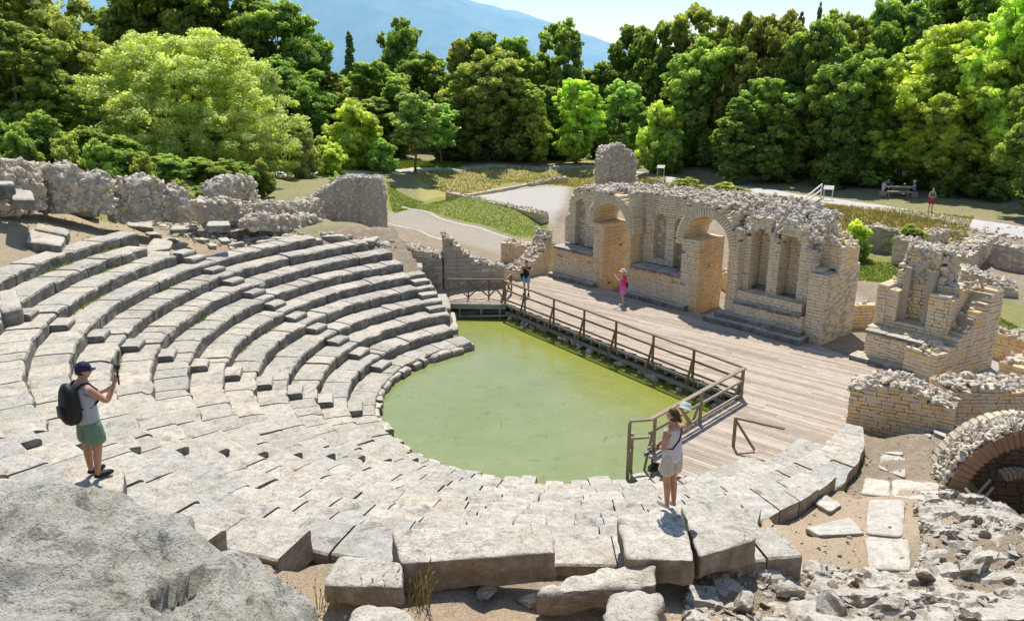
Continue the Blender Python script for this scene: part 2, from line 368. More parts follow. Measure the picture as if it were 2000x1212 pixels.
gr = mix(nt, ramp(nt, n2, [(.3,0),(.65,1)]), (.16,.22,.035), (.34,.36,.07)); gr = mix(nt, ramp(nt, n1, [(.5,0),(.7,.6)]), gr, (.42,.36,.14)); gr = mix(nt, ramp(nt, n4, [(.3,.5),(.5,0)]), gr, (.07,.10,.02))
dr = mix(nt, ramp(nt, n3, [(.35,0),(.6,1)]), (.44,.34,.14), (.68,.55,.24)); dr = mix(nt, ramp(nt, n2, [(.5,0),(.7,.6)]), dr, (.25,.27,.07))
c = mix(nt, attr(nt, 'red'), dirt, redd); c = mix(nt, attr(nt, 'pale'), c, palec); c = mix(nt, attr(nt, 'dry'), c, dr)
gf = math_(nt, 'MULTIPLY', attr(nt, 'grass'), ramp(nt, n2, [(.3,.75),(.55,1.0)])); c = mix(nt, gf, c, gr)
nt.links.new(c, b.inputs['Base Color'])
bump(nt, b, math_(nt, 'ADD', math_(nt, 'MULTIPLY', n3, .6), n2), .9, .06)
g = link('ground', me, m, None, True); g['kind'] = 'structure'
# gravel path round the back
def ribbon(name, pts, wd, matr, lift=.05, z=None):
    mb = MB(); rows = []
    P2 = [Vector(q) for q in pts]; fine = []
    for i in range(len(P2)-1):
        n = max(2, int((P2[i+1]-P2[i]).length/.5))
        p0 = P2[max(i-1,0)]; p3 = P2[min(i+2, len(P2)-1)]
        for k in range(n):
            t = k/n; a, b_, c_, d_ = p0, P2[i], P2[i+1], p3
            fine.append(.5*((2*b_)+(c_-a)*t+(2*a-5*b_+4*c_-d_)*t*t+(3*b_-a-3*c_+d_)*t**3))
    fine.append(P2[-1]); vs = []; NW = 7
    for i, q in enumerate(fine):
        d = fine[min(i+1, len(fine)-1)]-fine[max(i-1, 0)]; s = Vector((d.y, -d.x)).normalized()
        for k in range(NW):
            o = (k/(NW-1)-.5)*wd*(1+.25*mn.noise(Vector((i*.13, k*.9, 3))))
            x = q.x+s.x*o; y = q.y+s.y*o; vs.append(Vector((x, y, H(x, y)+lift-(.07 if k in (0, NW-1) else 0))))
    fs = [(i*NW+k, i*NW+k+1, (i+1)*NW+k+1, (i+1)*NW+k) for i in range(len(fine)-1) for k in range(NW-1)]
    mb.add(vs, fs); o = mb.build(name, matr, None, True); o['kind'] = 'structure'; return o
m, nt, b = mat('pale_gravel', .95); p = pos(nt); n3 = noise_(nt, p, 18, 6, .7); n2 = noise_(nt, p, 1.2, 5, .6)
c = mix(nt, ramp(nt, n3, [(.35,0),(.6,1)]), (.46,.43,.38), (.70,.66,.60)); c = mix(nt, ramp(nt, n2, [(.5,0),(.7,.5)]), c, (.45,.38,.27))
nt.links.new(c, b.inputs['Base Color']); bump(nt, b, n3, .6, .03); M['gravel'] = m
def pts2(l, z): return [tuple(P(a, b, z)[:2]) for a, b in l]
ribbon('path', [(-40,84),(-30,79)]+pts2([(560,341),(660,338),(760,333),(900,326),(1060,321),(1200,326),(1300,345),(1480,368),(1640,392),(1760,408),(1990,444)], 1.4)+[(40,38),(50,30)], 2.3, M['gravel'])
ribbon('path_kerb', pts2([(786,404),(850,424),(920,444),(1000,468)], .03), .28, M['gravel'], .05)
ribbon('path_kerb', pts2([(752,436),(800,448),(866,470)], .03), .26, M['gravel'], .05)
# water
wm = bpy.data.meshes.new('pond_water'); vs = [(CX, CY, -.72)]; n = 96
poolA = Vector((-.36, 35.57)); poolB = Vector((7.66, 24.15)); poolC = Vector((3.84, 20.08))
mb = MB(); G = 40
vs = [Vector((CX-8+16*i/G, 17+22*j/G, -.72)) for j in range(G+1) for i in range(G+1)]
mb.add(vs, [(j*(G+1)+i, j*(G+1)+i+1, (j+1)*(G+1)+i+1, (j+1)*(G+1)+i) for j in range(G) for i in range(G) if math.hypot(vs[j*(G+1)+i].x-CX, vs[j*(G+1)+i].y-CY) < 7.6 or (vs[j*(G+1)+i].y > 25 and vs[j*(G+1)+i].x > -6)])
m, nt, b = mat('green_pond_water', .28); p = pos(nt); b.inputs['Specular IOR Level'].default_value = .5
sx = N(nt, 'ShaderNodeSeparateXYZ'); nt.links.new(p, sx.inputs[0])
n1 = noise_(nt, p, .45, 5, .6, .6); n2 = noise_(nt, p, 2.2, 8, .7, .5); n3 = noise_(nt, p, 30, 4, .7)
base = mix(nt, ramp(nt, n1, [(.35,0),(.65,1)]), (.235,.275,.085), (.28,.315,.12))
# yellow scum gathers along the stage edge and the rim
dA = math_(nt, 'ADD', math_(nt, 'MULTIPLY', sx.outputs['X'], .819), math_(nt, 'MULTIPLY', sx.outputs['Y'], .575))   # grows towards the stage front
e = math_(nt, 'ADD', dA, math_(nt, 'MULTIPLY', n1, 3.4))
base = mix(nt, ramp(nt, math_(nt, 'MULTIPLY', math_(nt, 'SUBTRACT', e, 18.2), .3), [(0,0),(1,1)]), base, (.30,.31,.045))
base = mix(nt, ramp(nt, n2, [(.62,0),(.72,.6)]), base, (.30,.32,.075))
base = mix(nt, ramp(nt, noise_(nt, p, 1.3, 10, .85, 1.8), [(.57,0),(.61,.7)]), base, (.10,.15,.05))
base = mix(nt, ramp(nt, n3, [(.2,.25),(.5,0)]), base, (.15,.2,.06))
nt.links.new(base, b.inputs['Base Color']); bump(nt, b, n2, .08, .02)
nt.links.new(ramp(nt, n2, [(.35,.10),(.65,.32)]), b.inputs['Roughness'])
o = mb.build('pond_water', m, None, True); o['kind'] = 'structure'
# mountain
mb = MB(); NM = 160; vs = []
prof = [(-9000,1050),(-5200,1600),(-3600,1250),(-2500,1190),(-1500,1310),(-700,1330),(0,1120),(500,900),(1000,700),(1500,640),(2200,420),(3200,300),(9000,250)]
prof_px = [(-700,20),(0,-10),(180,-22),(330,-6),(420,-22),(640,-70),(860,-30),(905,0),(960,14),(1040,34),(1100,54),(1170,78),(1230,96),(1350,110),(1700,120),(2800,130)]
YM = 7000
for j in range(9):
    for i in range(NM+1):
        px = -700+3500*i/NM; py = float(np.interp(px, [q[0] for q in prof_px], [q[1] for q in prof_px]))
        top = P(px, py, Y=YM); t = j/8
        z = top.z*math.sin(t*math.pi/2)+(mn.noise(Vector((i*.35, j*.7, 0)))*38+mn.noise(Vector((i*1.1, j*1.3, 9)))*12)*(t > 0)
        vs.append(Vector((top.x*(1-.18*(1-t)), YM-1800*(1-t), z-20 if j == 0 else z)))
mb.add(vs, [(j*(NM+1)+i, j*(NM+1)+i+1, (j+1)*(NM+1)+i+1, (j+1)*(NM+1)+i) for j in range(8) for i in range(NM)])
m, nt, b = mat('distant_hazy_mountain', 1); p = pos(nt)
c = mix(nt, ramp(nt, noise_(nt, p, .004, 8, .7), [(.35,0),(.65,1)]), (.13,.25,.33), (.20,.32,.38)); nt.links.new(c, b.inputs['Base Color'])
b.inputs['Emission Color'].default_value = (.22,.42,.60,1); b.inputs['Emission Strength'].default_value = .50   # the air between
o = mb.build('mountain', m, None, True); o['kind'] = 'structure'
# ------------------------------------------------------------------ seating
def ang_of(px, py, z):
    q = P(px, py, z); return math.degrees(math.atan2(q.y-CY, q.x-CX)) % 360
def nz(p, s, o=0): return mn.noise(Vector((p.x*s+o, p.y*s, p.z*s)))
def arc_block(mb, r0, r1, a0, a1, z0, z1, rough=1.25, seg=.14, chip=1.3):
    L = R(a1-a0)*(r0+r1)/2; n = max(2, int(L/seg)); dz = rnd.uniform(-.018,.018); dr = rnd.uniform(-.025,.025)
    tilt = rnd.uniform(-.012,.012); ln = rnd.uniform(-.02,.03)
    prof = [(r0+.03, z0), (r0+.012, z1-.20), (r0, z1-.085), (r0+.03, z1-.02), (r0+.09, z1+.003), (r0+.32, z1-.004), (r0+.62, z1+.004), (r1-.03, z1), (r1, z1-.03), (r1, z0)]
    K = len(prof); vs = []
    if r0 > RM((a0+a1)/2)-.1: return
    for i in range(n+1):
        t = i/n; a = a0+(a1-a0)*t
        cor = (max(0, 1-t*n*.9)+max(0, 1-(1-t)*n*.9))
        for j, (r, z) in enumerate(prof):
            rr = r+dr+tilt*(t-.5)*2
            rc = float(RM(a))+.10*mn.noise(Vector((a*.25, 0, 3))); rr = min(rr, rc) if a > 280 else rr
            q = polar(rr, a, z+dz+ln*(t-.5)*(1 if z > z0+.05 else 0))
            if 1 <= j <= 8:
                d = nz(q, 2.6)*.024+nz(q, 9, 7)*.014
                out = Vector((math.cos(R(a)), math.sin(R(a)), 0))
                if j <= 4:
                    c = max(0, nz(q, 1.9, 31)-.12)*.16*chip+cor*.012
                    q = q+out*(c+d*rough); q.z -= (c*.6 if j in (3, 4) else 0)
                if j >= 3: q.z += d*.55*rough-cor*.006
            vs.append(q)
    fs = []
    for i in range(n):
        for j in range(K):
            j2 = (j+1) % K; fs.append((i*K+j, i*K+j2, (i+1)*K+j2, (i+1)*K+j)[::-1])
    fs.append(tuple(range(K))); fs.append(tuple(n*K+j for j in range(K))[::-1])
    mb.add(vs, fs)
def row_mesh(k, a0, a1, lo=.75, hi=1.45, gap=.014, depth=None, z_extra=0, zlow=None):
    mb = MB(); r0 = R0+DR*k; r1 = r0+(depth or DR)+.03; z1 = Z0+DZ*k+z_extra; z0 = z1-DZ-.16 if zlow is None else zlow
    a = a0
    while a < a1-.3:
        L = rnd.uniform(lo, hi); da = math.degrees(L/r0)
        e = a+da if a+da < a1-math.degrees(.35/r0) else a1
        g = math.degrees((gap*rnd.uniform(.4,1.6))/r0)
        arc_block(mb, r0, r1, a, e-g, z0, z1); a = e
    return mb
def hw(k, w=.4): return math.degrees(w/(R0+DR*k+.4))
def a_line(k):
    r = R0+DR*k
    for a in np.arange(262, 345, .25):
        q = polar(r, a, 0)
        if q.y > 19.55+(q.x-4.2)*.17 and a > 285: return a
    return 330
wedges = [
 ('fifth', 'wedge of grey stone seat rows nearest the footbridge at the back', []),
 ('fourth', 'tall wedge of curved stone seat rows left of the pond, between the two left stairways', []),
 ('third', 'wedge of stone seat rows behind and beside the man with the backpack', []),
 ('second', 'wedge of worn seat rows in the foreground below the grey boulder', []),
 ('first', 'lichen spotted seat rows in the right foreground beside the woman', [])]
right = {0: ang_of(900,655,Z0), 1: ang_of(884,640,Z0+DZ)}
for k, q in {2:127.6,3:126.5,4:125.6,5:125.1,6:124.5,7:124.9,8:128.2}.items(): right[k] = q
right[9] = ang_of(642,469,Z0+DZ*9)
for k in range(10): wedges[0][2].append((k, right[k], STAIRS[0]-hw(k)))
c_r = {10: ang_of(329,497,Z0+DZ*10), 11: ang_of(273,480,Z0+DZ*11), 12: ang_of(290,455,Z0+DZ*12)}
for k in range(13): wedges[1][2].append((k, c_r.get(k, STAIRS[0]+hw(k)), STAIRS[1]-hw(k)))
for k in range(13): wedges[2][2].append((k, STAIRS[1]+hw(k), STAIRS[2]-hw(k)))
for k in range(13): wedges[3][2].append((k, STAIRS[2]+hw(k), STAIRS[3]-hw(k) if k < 10 else {10:252, 11:249, 12:243}[k]))
for k in range(9):
    aa = [a for a in np.arange(262, 335, .5) if RM(a) > R0+DR*k+.12 and (k < 9 and (a < 282 or k < 8))]
    wedges[4][2].append((k, STAIRS[3]+hw(k), min(a_line(k), max(aa)+.4)))
for nm, lab, rows in wedges:
    am = (rows[0][1]+rows[0][2])/2; base = polar(R0+3, am, 0)
    t = empty('seating_wedge', base, lab, 'stone seating', 'wedges of stone seat rows round the pond')
    for k, a0, a1 in rows:
        near = nm in ('first', 'second', 'third')
        mb = row_mesh(k, a0, a1, .5 if near else .5, 1.1, .026 if near else .020)
        mb.build('seat_row', M['near'] if nm in ('first', 'second') else M['seat'], t)
def stair(center, kmaxs, width, lab, grp='stairways between the seat wedges', k0=0, mt='seat'):
    am = center(3) if callable(center) else center
    t = empty('stone_stairway', polar(R0+2, am, 0), lab, 'stairs', grp)
    for k in range(k0, kmaxs+1):
        c = center(k) if callable(center) else center
        r = R0+DR*k; z = Z0+DZ*k; w = hw(k, width-.015)
        mb = MB(); arc_block(mb, r+.02, r+DR*.5+.04, c-w, c+w, z-.55, z-.012, .7, .25, .6)
        mb.build('step', M[mt], t)
        if k < kmaxs:
            mb = MB(); arc_block(mb, r+DR*.5, r+DR+.04, c-w, c+w, z-.3, z+DZ*.5, .7, .25, .6); mb.build('step', M[mt], t)
stair(STAIRS[0], 10, .4, 'worn stairway climbing between the two far left seat wedges')
stair(STAIRS[1], 12, .4, 'stairway of pale steps with dark block ends, right of the man with the backpack')
stair(STAIRS[2], 12, .4, 'stairway marked by a row of small dark triangular gaps in the lower left')
stair(STAIRS[3], 9, .4, 'narrow smooth stairway running down to the pond in the bottom centre', mt='near')
stair(lambda k: right[min(k, 8)]-hw(k, .42) if k > 1 else right[2]-hw(k,.42)-1, 5, .4, 'short flight of shallow steps at the footbridge end of the rows', k0=2)
# low kerb stones of the orchestra edge
mbk = MB()
a = right[0]-1
while a < 300:
    if not any(abs(a-s) < 2 for s in STAIRS[3:]):
        r = R0-.12-(.28 if 236 < a < 300 else 0)+rnd.uniform(-.16,.05); arc_block(mbk, r, R0+.5, a, a+rnd.uniform(3.6,6.2)-.35, -.95, Z0-.09+rnd.uniform(-.03,.02), 1.6, .2, 2.2)
    a += rnd.uniform(4,6.6)
o = mbk.build('orchestra_kerb', M['slab']); tag(o, 'low ring of rough pale kerb stones at the edge of the green pond', 'kerb')
# ------------------------------------------------------------------ loose blocks
def rough_block(name, top, th, mt, label, cat, group=None, cuts=10, amp=.034, nexp=14, flare=0, sc=1.0, parent=None):
    """a squared stone: four top corners (world) and a thickness"""
    top = [Vector(q) for q in top]; c = sum(top, Vector())/4
    lo = [Vector((q.x+(q.x-c.x)*flare, q.y+(q.y-c.y)*flare, q.z-th)) for q in top]
    bm = bmesh.new(); bmesh.ops.create_cube(bm, size=2); bmesh.ops.subdivide_edges(bm, edges=bm.edges[:], cuts=cuts, use_grid_fill=True)
    off = rnd.uniform(-40, 40)
    for v in bm.verts:
        u, w_, h_ = v.co; k = (abs(u)**nexp+abs(w_)**nexp+abs(h_)**nexp)**(1/nexp); u, w_, h_ = u/k, w_/k, h_/k
        s, t_, q = (u+1)/2, (w_+1)/2, (h_+1)/2
        T = top[0].lerp(top[1], s).lerp(top[3].lerp(top[2], s), t_); B = lo[0].lerp(lo[1], s).lerp(lo[3].lerp(lo[2], s), t_)
        p = B.lerp(T, q); v.co = p
    bm.normal_update()
    for v in bm.verts:
        p = v.co; d = nz(p, 1.6*sc, off)*amp*1.3+nz(p, 5*sc, off)*amp*.6+nz(p, 14*sc, off)*amp*.25
        d -= max(0, nz(p, 2.4*sc, off+9)-.25)*amp*3
        v.co = p+v.normal*d
    me = bpy.data.meshes.new(name); bm.to_mesh(me); bm.free()
    at = me.attributes.new('tint', 'FLOAT', 'FACE'); tv = rnd.uniform(.3,.95); at.data.foreach_set('value', [tv]*len(me.polygons))
    if parent is not None: me.transform(Matrix.Translation(-parent.location))
    o = link(name, me, mt, parent, True)
    if parent is None:
        me.transform(Matrix.Translation(-c)); o.location = c; tag(o, label, cat, group)
    return o
def px_block(name, quad, z, th, mt, label, cat='stone block', group=None, **kw):
    zs = z if isinstance(z, (list, tuple)) else [z]*4
    return rough_block(name, [P(a, b, zz) for (a, b), zz in zip(quad, zs)], th, mt, label, cat, group, **kw)
NB = M['near']; SLB = M['slab']
g1 = 'large squared blocks along the top row in the foreground'
px_block('stone_block', [(785,1099),(1086,1077),(1078,1020),(765,1034)], 3.62, .52, NB, 'longest squared block, with an upright brown back face, bottom centre', group=g1, cuts=30, amp=.03, nexp=26)
px_block('stone_block', [(628,1142),(786,1146),(784,1096),(668,1080)], [3.5,3.55,3.6,3.55], .3, NB, 'low lichen covered block left of the longest one', group=g1, cuts=22, amp=.045, nexp=16)
px_block('stone_block', [(1226,1090),(1357,1092),(1326,984),(1207,1006)], [3.45,3.45,3.36,3.36], .46, NB, 'squared block the woman in the sun top stands on', group=g1, cuts=24, amp=.036, nexp=22)
px_block('stone_block', [(1366,1086),(1478,1052),(1440,960),(1330,985)], [3.3,3.15,3.0,3.12], .42, NB, 'squared block with a narrow dark gap, right of the one the woman stands on', group=g1, cuts=24, amp=.036, nexp=22)
px_block('stone_block', [(1035,1158),(1290,1140),(1285,1096),(1168,1102)], [3.3,3.35,3.4,3.25], .40, NB, 'uneven white rock below the block the woman stands on', 'rock', cuts=12, amp=.09, nexp=7)
px_block('stone_block', [(1175,1225),(1292,1222),(1288,1152),(1195,1158)], [3.5,3.5,3.4,3.4], .5, NB, 'rounded white rock at the bottom edge of the picture', 'rock', cuts=10, amp=.09, nexp=6)
px_block('stone_block', [(660,1225),(830,1240),(800,1185),(700,1170)], [3.7,3.7,3.65,3.7], .3, NB, 'pale rock behind the dry grass stalks at the bottom', 'rock', cuts=10, amp=.05, nexp=4)
for q, z, th in [([(610,1075),(748,1080),(775,1002),(660,985)],3.58,.4),([(505,1045),(600,1072),(650,985),(560,960)],3.62,.4),([(1100,1090),(1170,1075),(1160,1015),(1085,1025)],3.0,.3),([(1175,1080),(1212,1078),(1200,1008),(1165,1012)],3.05,.35)]:
    pass
0 and px_block('flat_stone', [(610,1076),(742,1078),(772,1006),(655,990)], 3.56, .4, NB, 'wide flat slab behind the longest block, split from its neighbour by a dark crack', 'slab', cuts=20, amp=.03, nexp=22)
# slabs in the gravel on the right
S = [([(1545,966),(1570,982),(1618,960),(1596,948)],2.12,.10,'thin pale slab in weeds behind the worn rows on the right'),
     ([(1590,980),(1622,998),(1648,982),(1612,965)],2.15,.16,'small thick slab lying in the gravel on the right'),
     ([(1572,1028),(1600,1044),(1688,1040),(1660,1008)],2.2,.10,'narrow grey kerb stone half sunk in the gravel'),
     ([(1728,884),(1764,888),(1772,828),(1732,824)],1.62,.10,'tall white paving slab upper of the two in a line beside the worn rows'),
     ([(1715,912),(1768,932),(1768,890),(1722,886)],1.72,.08,'white paving slab lower of the two in a line beside the worn rows'),
     ([(1762,836),(1818,852),(1822,822),(1772,808)],1.45,.18,'broad white slab below the rubble wall end'),
     ([(1824,842),(1862,858),(1872,834),(1830,818)],1.35,.2,'tilted white slab next to the brick vault')]
for q, z, th, lab in S: px_block('flat_stone', q, [PGH(a, b, th*.7).z for a, b in q], th, SLB, lab, 'slab', 'loose slabs on the right', cuts=9, amp=.03, nexp=18)
for q, z, lab in [([(1680,962),(1738,968),(1738,938),(1690,930)],1.80,'worn flat paving stone flush with the gravel, left of a pair'),([(1742,968),(1834,978),(1836,940),(1742,934)],1.82,'worn flat paving stone flush with the gravel, right of a pair'),
                  ([(1690,1040),(1765,1046),(1768,972),(1694,972)],2.05,'long worn paving stone in the middle of the gravel strip'),([(1696,1108),(1780,1112),(1776,1050),(1690,1046)],2.42,'worn paving stone at the near end of the gravel strip')]:
    px_block('paving_stone', q, [PGH(a, b, .055).z for a, b in q], .2, SLB, lab, 'paving stone', 'flat paving stones in the gravel', cuts=7, amp=.02, nexp=10)
# loose blocks up on the left
gl = 'loose blocks at the upper left'
Lb = [([(48,470),(120,478),(128,458),(62,442)],5.25,.42,'squared block lying aslant on the dry terrace, front of two'),
      ([(64,446),(128,458),(136,448),(72,434)],5.3,.45,'squared block lying aslant on the dry terrace, rear of two'),
      ([(104,402),(194,404),(192,392),(110,394)],5.45,.55,'long block with a rounded end beneath the ruined wall'),
      ([(22,388),(68,388),(62,370),(24,368)],6.0,.45,'upper short block stacked at the left edge'),
      ([(38,405),(97,402),(94,386),(66,388)],5.6,.5,'lower short block stacked at the left edge'),
      ([(-30,408),(38,404),(36,394),(-28,396)],5.55,.5,'block at the left edge under the stacked ones'),
      ([(-20,360),(28,358),(26,352),(-18,353)],6.4,.6,'topmost block at the left edge'),
      ([(330,448),(386,444),(384,438),(336,440)],4.5,.45,'low block in a line behind the rows, left one'),
      ([(402,440),(450,438),(448,430),(404,431)],4.35,.35,'low block lying above the others behind the rows'),
      ([(445,452),(506,446),(504,440),(448,444)],4.1,.4,'low block in a line behind the rows, middle one'),
      ([(506,448),(556,444),(554,438),(510,440)],4.05,.4,'low block in a line behind the rows, right one'),
      ([(250,440),(300,444),(296,432),(246,430)],4.9,.25,'flat white slab at the foot of the ruined wall'),
      ([(280,492),(332,484),(338,470),(300,462)],4.55,.2,'flat slab at the end of the top row'),
      ([(276,508),(330,500),(332,490),(290,488)],4.4,.18,'lower flat slab at the end of the top row'),
      ([(0,606),(45,596),(30,560),(-20,570)],4.55,.7,'weathered round edged block at the left edge above the rows')]
for q, z, th, lab in Lb: px_block('stone_block', q, (z if q[0][0] in (22, -20, 402) else sum(PGH(a, b, th*.85).z for a, b in q)/4), th, M['seat'], lab, 'stone block', gl, cuts=6, amp=.03, nexp=9)
# ------------------------------------------------------------------ great boulder bottom left
bm = bmesh.new(); bmesh.ops.create_icosphere(bm, subdivisions=7, radius=1)
BC = Vector((-5.3, 5.2, 4.62)); BR = Vector((3.75, 2.15, 1.95)); cw = [P(335,1230,Y=5.6), P(392,1150,Y=6.0), P(452,1092,Y=6.5)]
from mathutils.bvhtree import BVHTree
def bshape(v):
    n = v.copy(); e = 4.6; k = (abs(n.x)**e+abs(n.y)**e+abs(n.z)**e)**(1/e); n = n/k
    p = Vector((n.x*BR.x, n.y*BR.y, n.z*BR.z)); p.z -= max(0, p.x)*.15+max(0, p.x-1.9)*.42; return BC+p
bv = BVHTree.FromPolygons([bshape(v) for v in ICO[3][0]], ICO[3][1]); cw = []
for a_, b_ in ((322,1190),(372,1150),(420,1105),(470,1085)):
    o_ = Vector((0,0,CAMZ)); h_ = bv.ray_cast(o_, (P(a_, b_, Y=1)-o_).normalized())[0]
    if h_: cw.append(h_)
pits = []
for a_, b_, r_ in ((255,1075,.16),(200,1035,.09),(285,1010,.08),(90,1040,.08),(165,1110,.07),(405,1010,.07),(340,1040,.06)):
    h_ = bv.ray_cast(Vector((0,0,CAMZ)), (P(a_, b_, Y=1)-Vector((0,0,CAMZ))).normalized())[0]
    if h_: pits.append((h_, r_))
for v in bm.verts:
    n = v.co.copy(); e = 4.6; k = (abs(n.x)**e+abs(n.y)**e+abs(n.z)**e)**(1/e); n = n/k
    p = Vector((n.x*BR.x, n.y*BR.y, n.z*BR.z)); p.z -= max(0, p.x)*.15+max(0, p.x-1.9)*.42; p = BC+p
    d = nz(p, .6)*.13+nz(p, 1.5, 5)*.09+(abs(nz(p, 2.6, 11))-.2)*.14+nz(p, 7, 3)*.04+nz(p, 16, 3)*.028+nz(p, 33, 3)*.012
    d -= max(0, nz(p, 1.5, 77)-.18)*.5*(1 if nz(p, .7, 50) > -.1 else .3)
    d -= max(0, nz(p, 4.2, 90)-.28)*.22
    # hollow
    best = 9
    for a, b in zip(cw, cw[1:]):
        ab = b-a; t = max(0, min(1, (p-a).dot(ab)/ab.length_squared)); best = min(best, (p-(a+ab*t)).length)
    wd_ = .15+.10*nz(p, 3, 61)+.05*nz(p, 8, 5)
    if best < wd_: d -= .42*(1-(best/max(wd_,.03))**2)
    for q_, r_ in pits:
        k_ = (p-q_).length/(r_*(1+.5*nz(p, 6, 12)))
        if k_ < 1: d -= r_*1.1*(1-k_*k_)
    v.co = p+v.co.normalized()*d
me = bpy.data.meshes.new('boulder'); bm.to_mesh(me); bm.free()
at = me.attributes.new('tint', 'FLOAT', 'FACE'); at.data.foreach_set('value', [.6]*len(me.polygons))
me.transform(Matrix.Translation(-BC)); o = link('boulder', me, M['boulder'], None, True); o.location = BC
tag(o, 'huge weathered grey boulder with a dark hollow in the bottom left corner', 'boulder')
# ------------------------------------------------------------------ masonry
def masonry(mb, o, u, n, s0, s1, t0, t1, z0, ztop, inside=None, hc=.14, ls=(.18,.42), lt=(.3,.55), jit=.012, gap=.007, zbot=None, m=None, drop=.0, inner=None, sbr=None, tbr=()):
    """fill a wall with courses of small stones. o origin, u along, n inward; ztop(s,t) the ragged top; inside(s,t,z) False in openings"""
    z = z0; k = 0
    while z < 9:
        h = hc*rnd.uniform(.82,1.15); any_ = False; s = s0-(rnd.random()*.2 if k % 2 else 0); br = sorted(q for q in (sbr(z+h/2) if sbr else ()) if s0 < q < s1)
        while s < s1:
            L = rnd.uniform(*ls); e = min(s+L, s1)
            if s1-e < ls[0]*.6: e = s1
            for q in br:
                if s+.02 < q < e+ls[0]*.35: e = q; break
            a = max(s, s0)
            if e-a > .03:
                t = t0
                while t < t1-.01:
                    T = rnd.uniform(*lt); te = min(t+T, t1)
                    if t1-te < lt[0]*.6: te = t1
                    for q in tbr:
                        if t+.02 < q < te+lt[0]*.35: te = q; break
                    sc_, tc = (a+e)/2, (t+te)/2
                    top = ztop(sc_, tc)
                    if z+h*.6 < top:
                        any_ = True
                        if (inside is None or inside(sc_, tc, z+h/2)) and rnd.random() >= drop and not (inner and inner(sc_, tc, z)):
                            mm = 0 if m is None else m(sc_, tc, z+h/2)
                            pr = rnd.uniform(-.012,.014)
                            c = o+u*sc_+n*(tc-pr)+Vector((0,0,z+h/2))
                            mb.box(c, ((e-a)/2-gap, (te-t)/2-(0 if te < t1 and t > t0 else gap*.3), h/2-gap), (u, n, Vector((0,0,1))), jit, None, mm)
                    t = te
            s = e
        z += h; k += 1
        if not any_ and z > z0+1: break
def scatter_top(mb, o, u, n, s0, s1, t0, t1, ztop, dens=45, size=(.08,.19), m=0, sink=.3, inside=None, flat=(.7,1.0)):
    for _ in range(int(dens*(s1-s0)*(t1-t0))):
        s, t = rnd.uniform(s0, s1), rnd.uniform(t0, t1); z = ztop(s, t)
        if inside and not inside(s, t, z): continue
        r = rnd.uniform(*size)
        mb.rock(o+u*s+n*t+Vector((0,0,z+r*(rnd.random()-sink))), r, (1.15, rnd.uniform(.7,1), rnd.uniform(*flat)*.75), 1, .3, None, m)
def core(mb, o, u, n, s0, s1, t0, t1, z0, ztop, inside, m=1, step=.2):
    """lime mortar core a little inside the faces"""
    s = s0+.03
    while s < s1-.03:
        e = min(s+step, s1-.03); sc_ = (s+e)/2
        for ti in range(3):
            ta = t0+.05+(t1-t0-.1)*ti/3; tb = t0+.05+(t1-t0-.1)*(ti+1)/3; z = z0; zt = ztop(sc_, (ta+tb)/2)-.06; run = None
            while z < zt+.001:
                okk = inside is None or inside(sc_, (ta+tb)/2, z+.1)
                if okk and run is None: run = z
                if (not okk or z+step > zt) and run is not None:
                    ze = z if not okk else zt
                    if ze-run > .05: mb.box(o+u*sc_+n*((ta+tb)/2)+Vector((0,0,(run+ze)/2)), ((e-s)/2+.002, (tb-ta)/2+.002, (ze-run)/2), (u, n, Vector((0,0,1))), 0, .4, m)
                    run = None
                z += step
        s = e
# ------------------------------------------------------------------ the stage wall with its arches and niches
UA = R(-48.4); WU = Vector((math.cos(UA), math.sin(UA), 0)); WN = Vector((-WU.y, WU.x, 0)); WQ = Vector((4.28, 38.39, 0))
def smin(x, xs, ys): return float(np.interp(x, xs, ys))
ARCH = [(.72, 1.12, 3.22, .35, 1.86), (6.3, 1.2, 3.2, 6.02, 7.5)]     # centre, radius, spring height, jambs of the lower opening
def in_arch(s, z, grow=0):
    for c, r, zs, j0, j1 in ARCH:
        if z < zs and j0-grow < s < j1+grow: return True
        if z >= zs and (s-c)**2+(z-zs)**2 < (r+grow)**2: return True
    return False
TH_ = 1.9
def wtop(s, t):
    base = smin(s, [-3.5,-3.05,-2.8,-2.4,0,1,2.2,3.5,5,6.3,7.3,7.8,8.6,9.6,10.8,11.3,11.95], [2.6,3.1,4.0,4.65,4.8,4.95,4.85,4.8,4.8,4.95,4.75,4.45,4.5,4.6,4.35,3.0,2.9])
    rear = smin(s, [-3.5,-2.5,0,3,6,9,10.5,11.5,12], [2.6,4.5,4.95,5.1,5.2,5.3,5.15,4.7,3.0])
    k = min(1, max(0, (t-.8)/1.0))
    if s > 7.6 and t < 1.0: base = min(base, 3.75+.2*math.sin(s*5)) if not (8.2 < s < 9.2 or 9.6 < s < 10.7) else base
    return base*(1-k)+rear*k+.13*mn.noise(Vector((s*2.1, t*2, 1)))+.05*mn.noise(Vector((s*7, t*7, 1)))
PIERS = [(-.3,.38),(1.84,2.12),(5.08,6.04),(7.48,7.75)]
NICHE = [(-2.45,-1.75,.9,1.75,4.1,.35),(2.75,3.45,.9,1.85,4.0,.35),(3.95,4.65,.9,1.6,3.95,.35),(8.28,9.14,.45,1.5,4.12,.75),(9.62,10.5,.45,1.45,4.05,.75)]
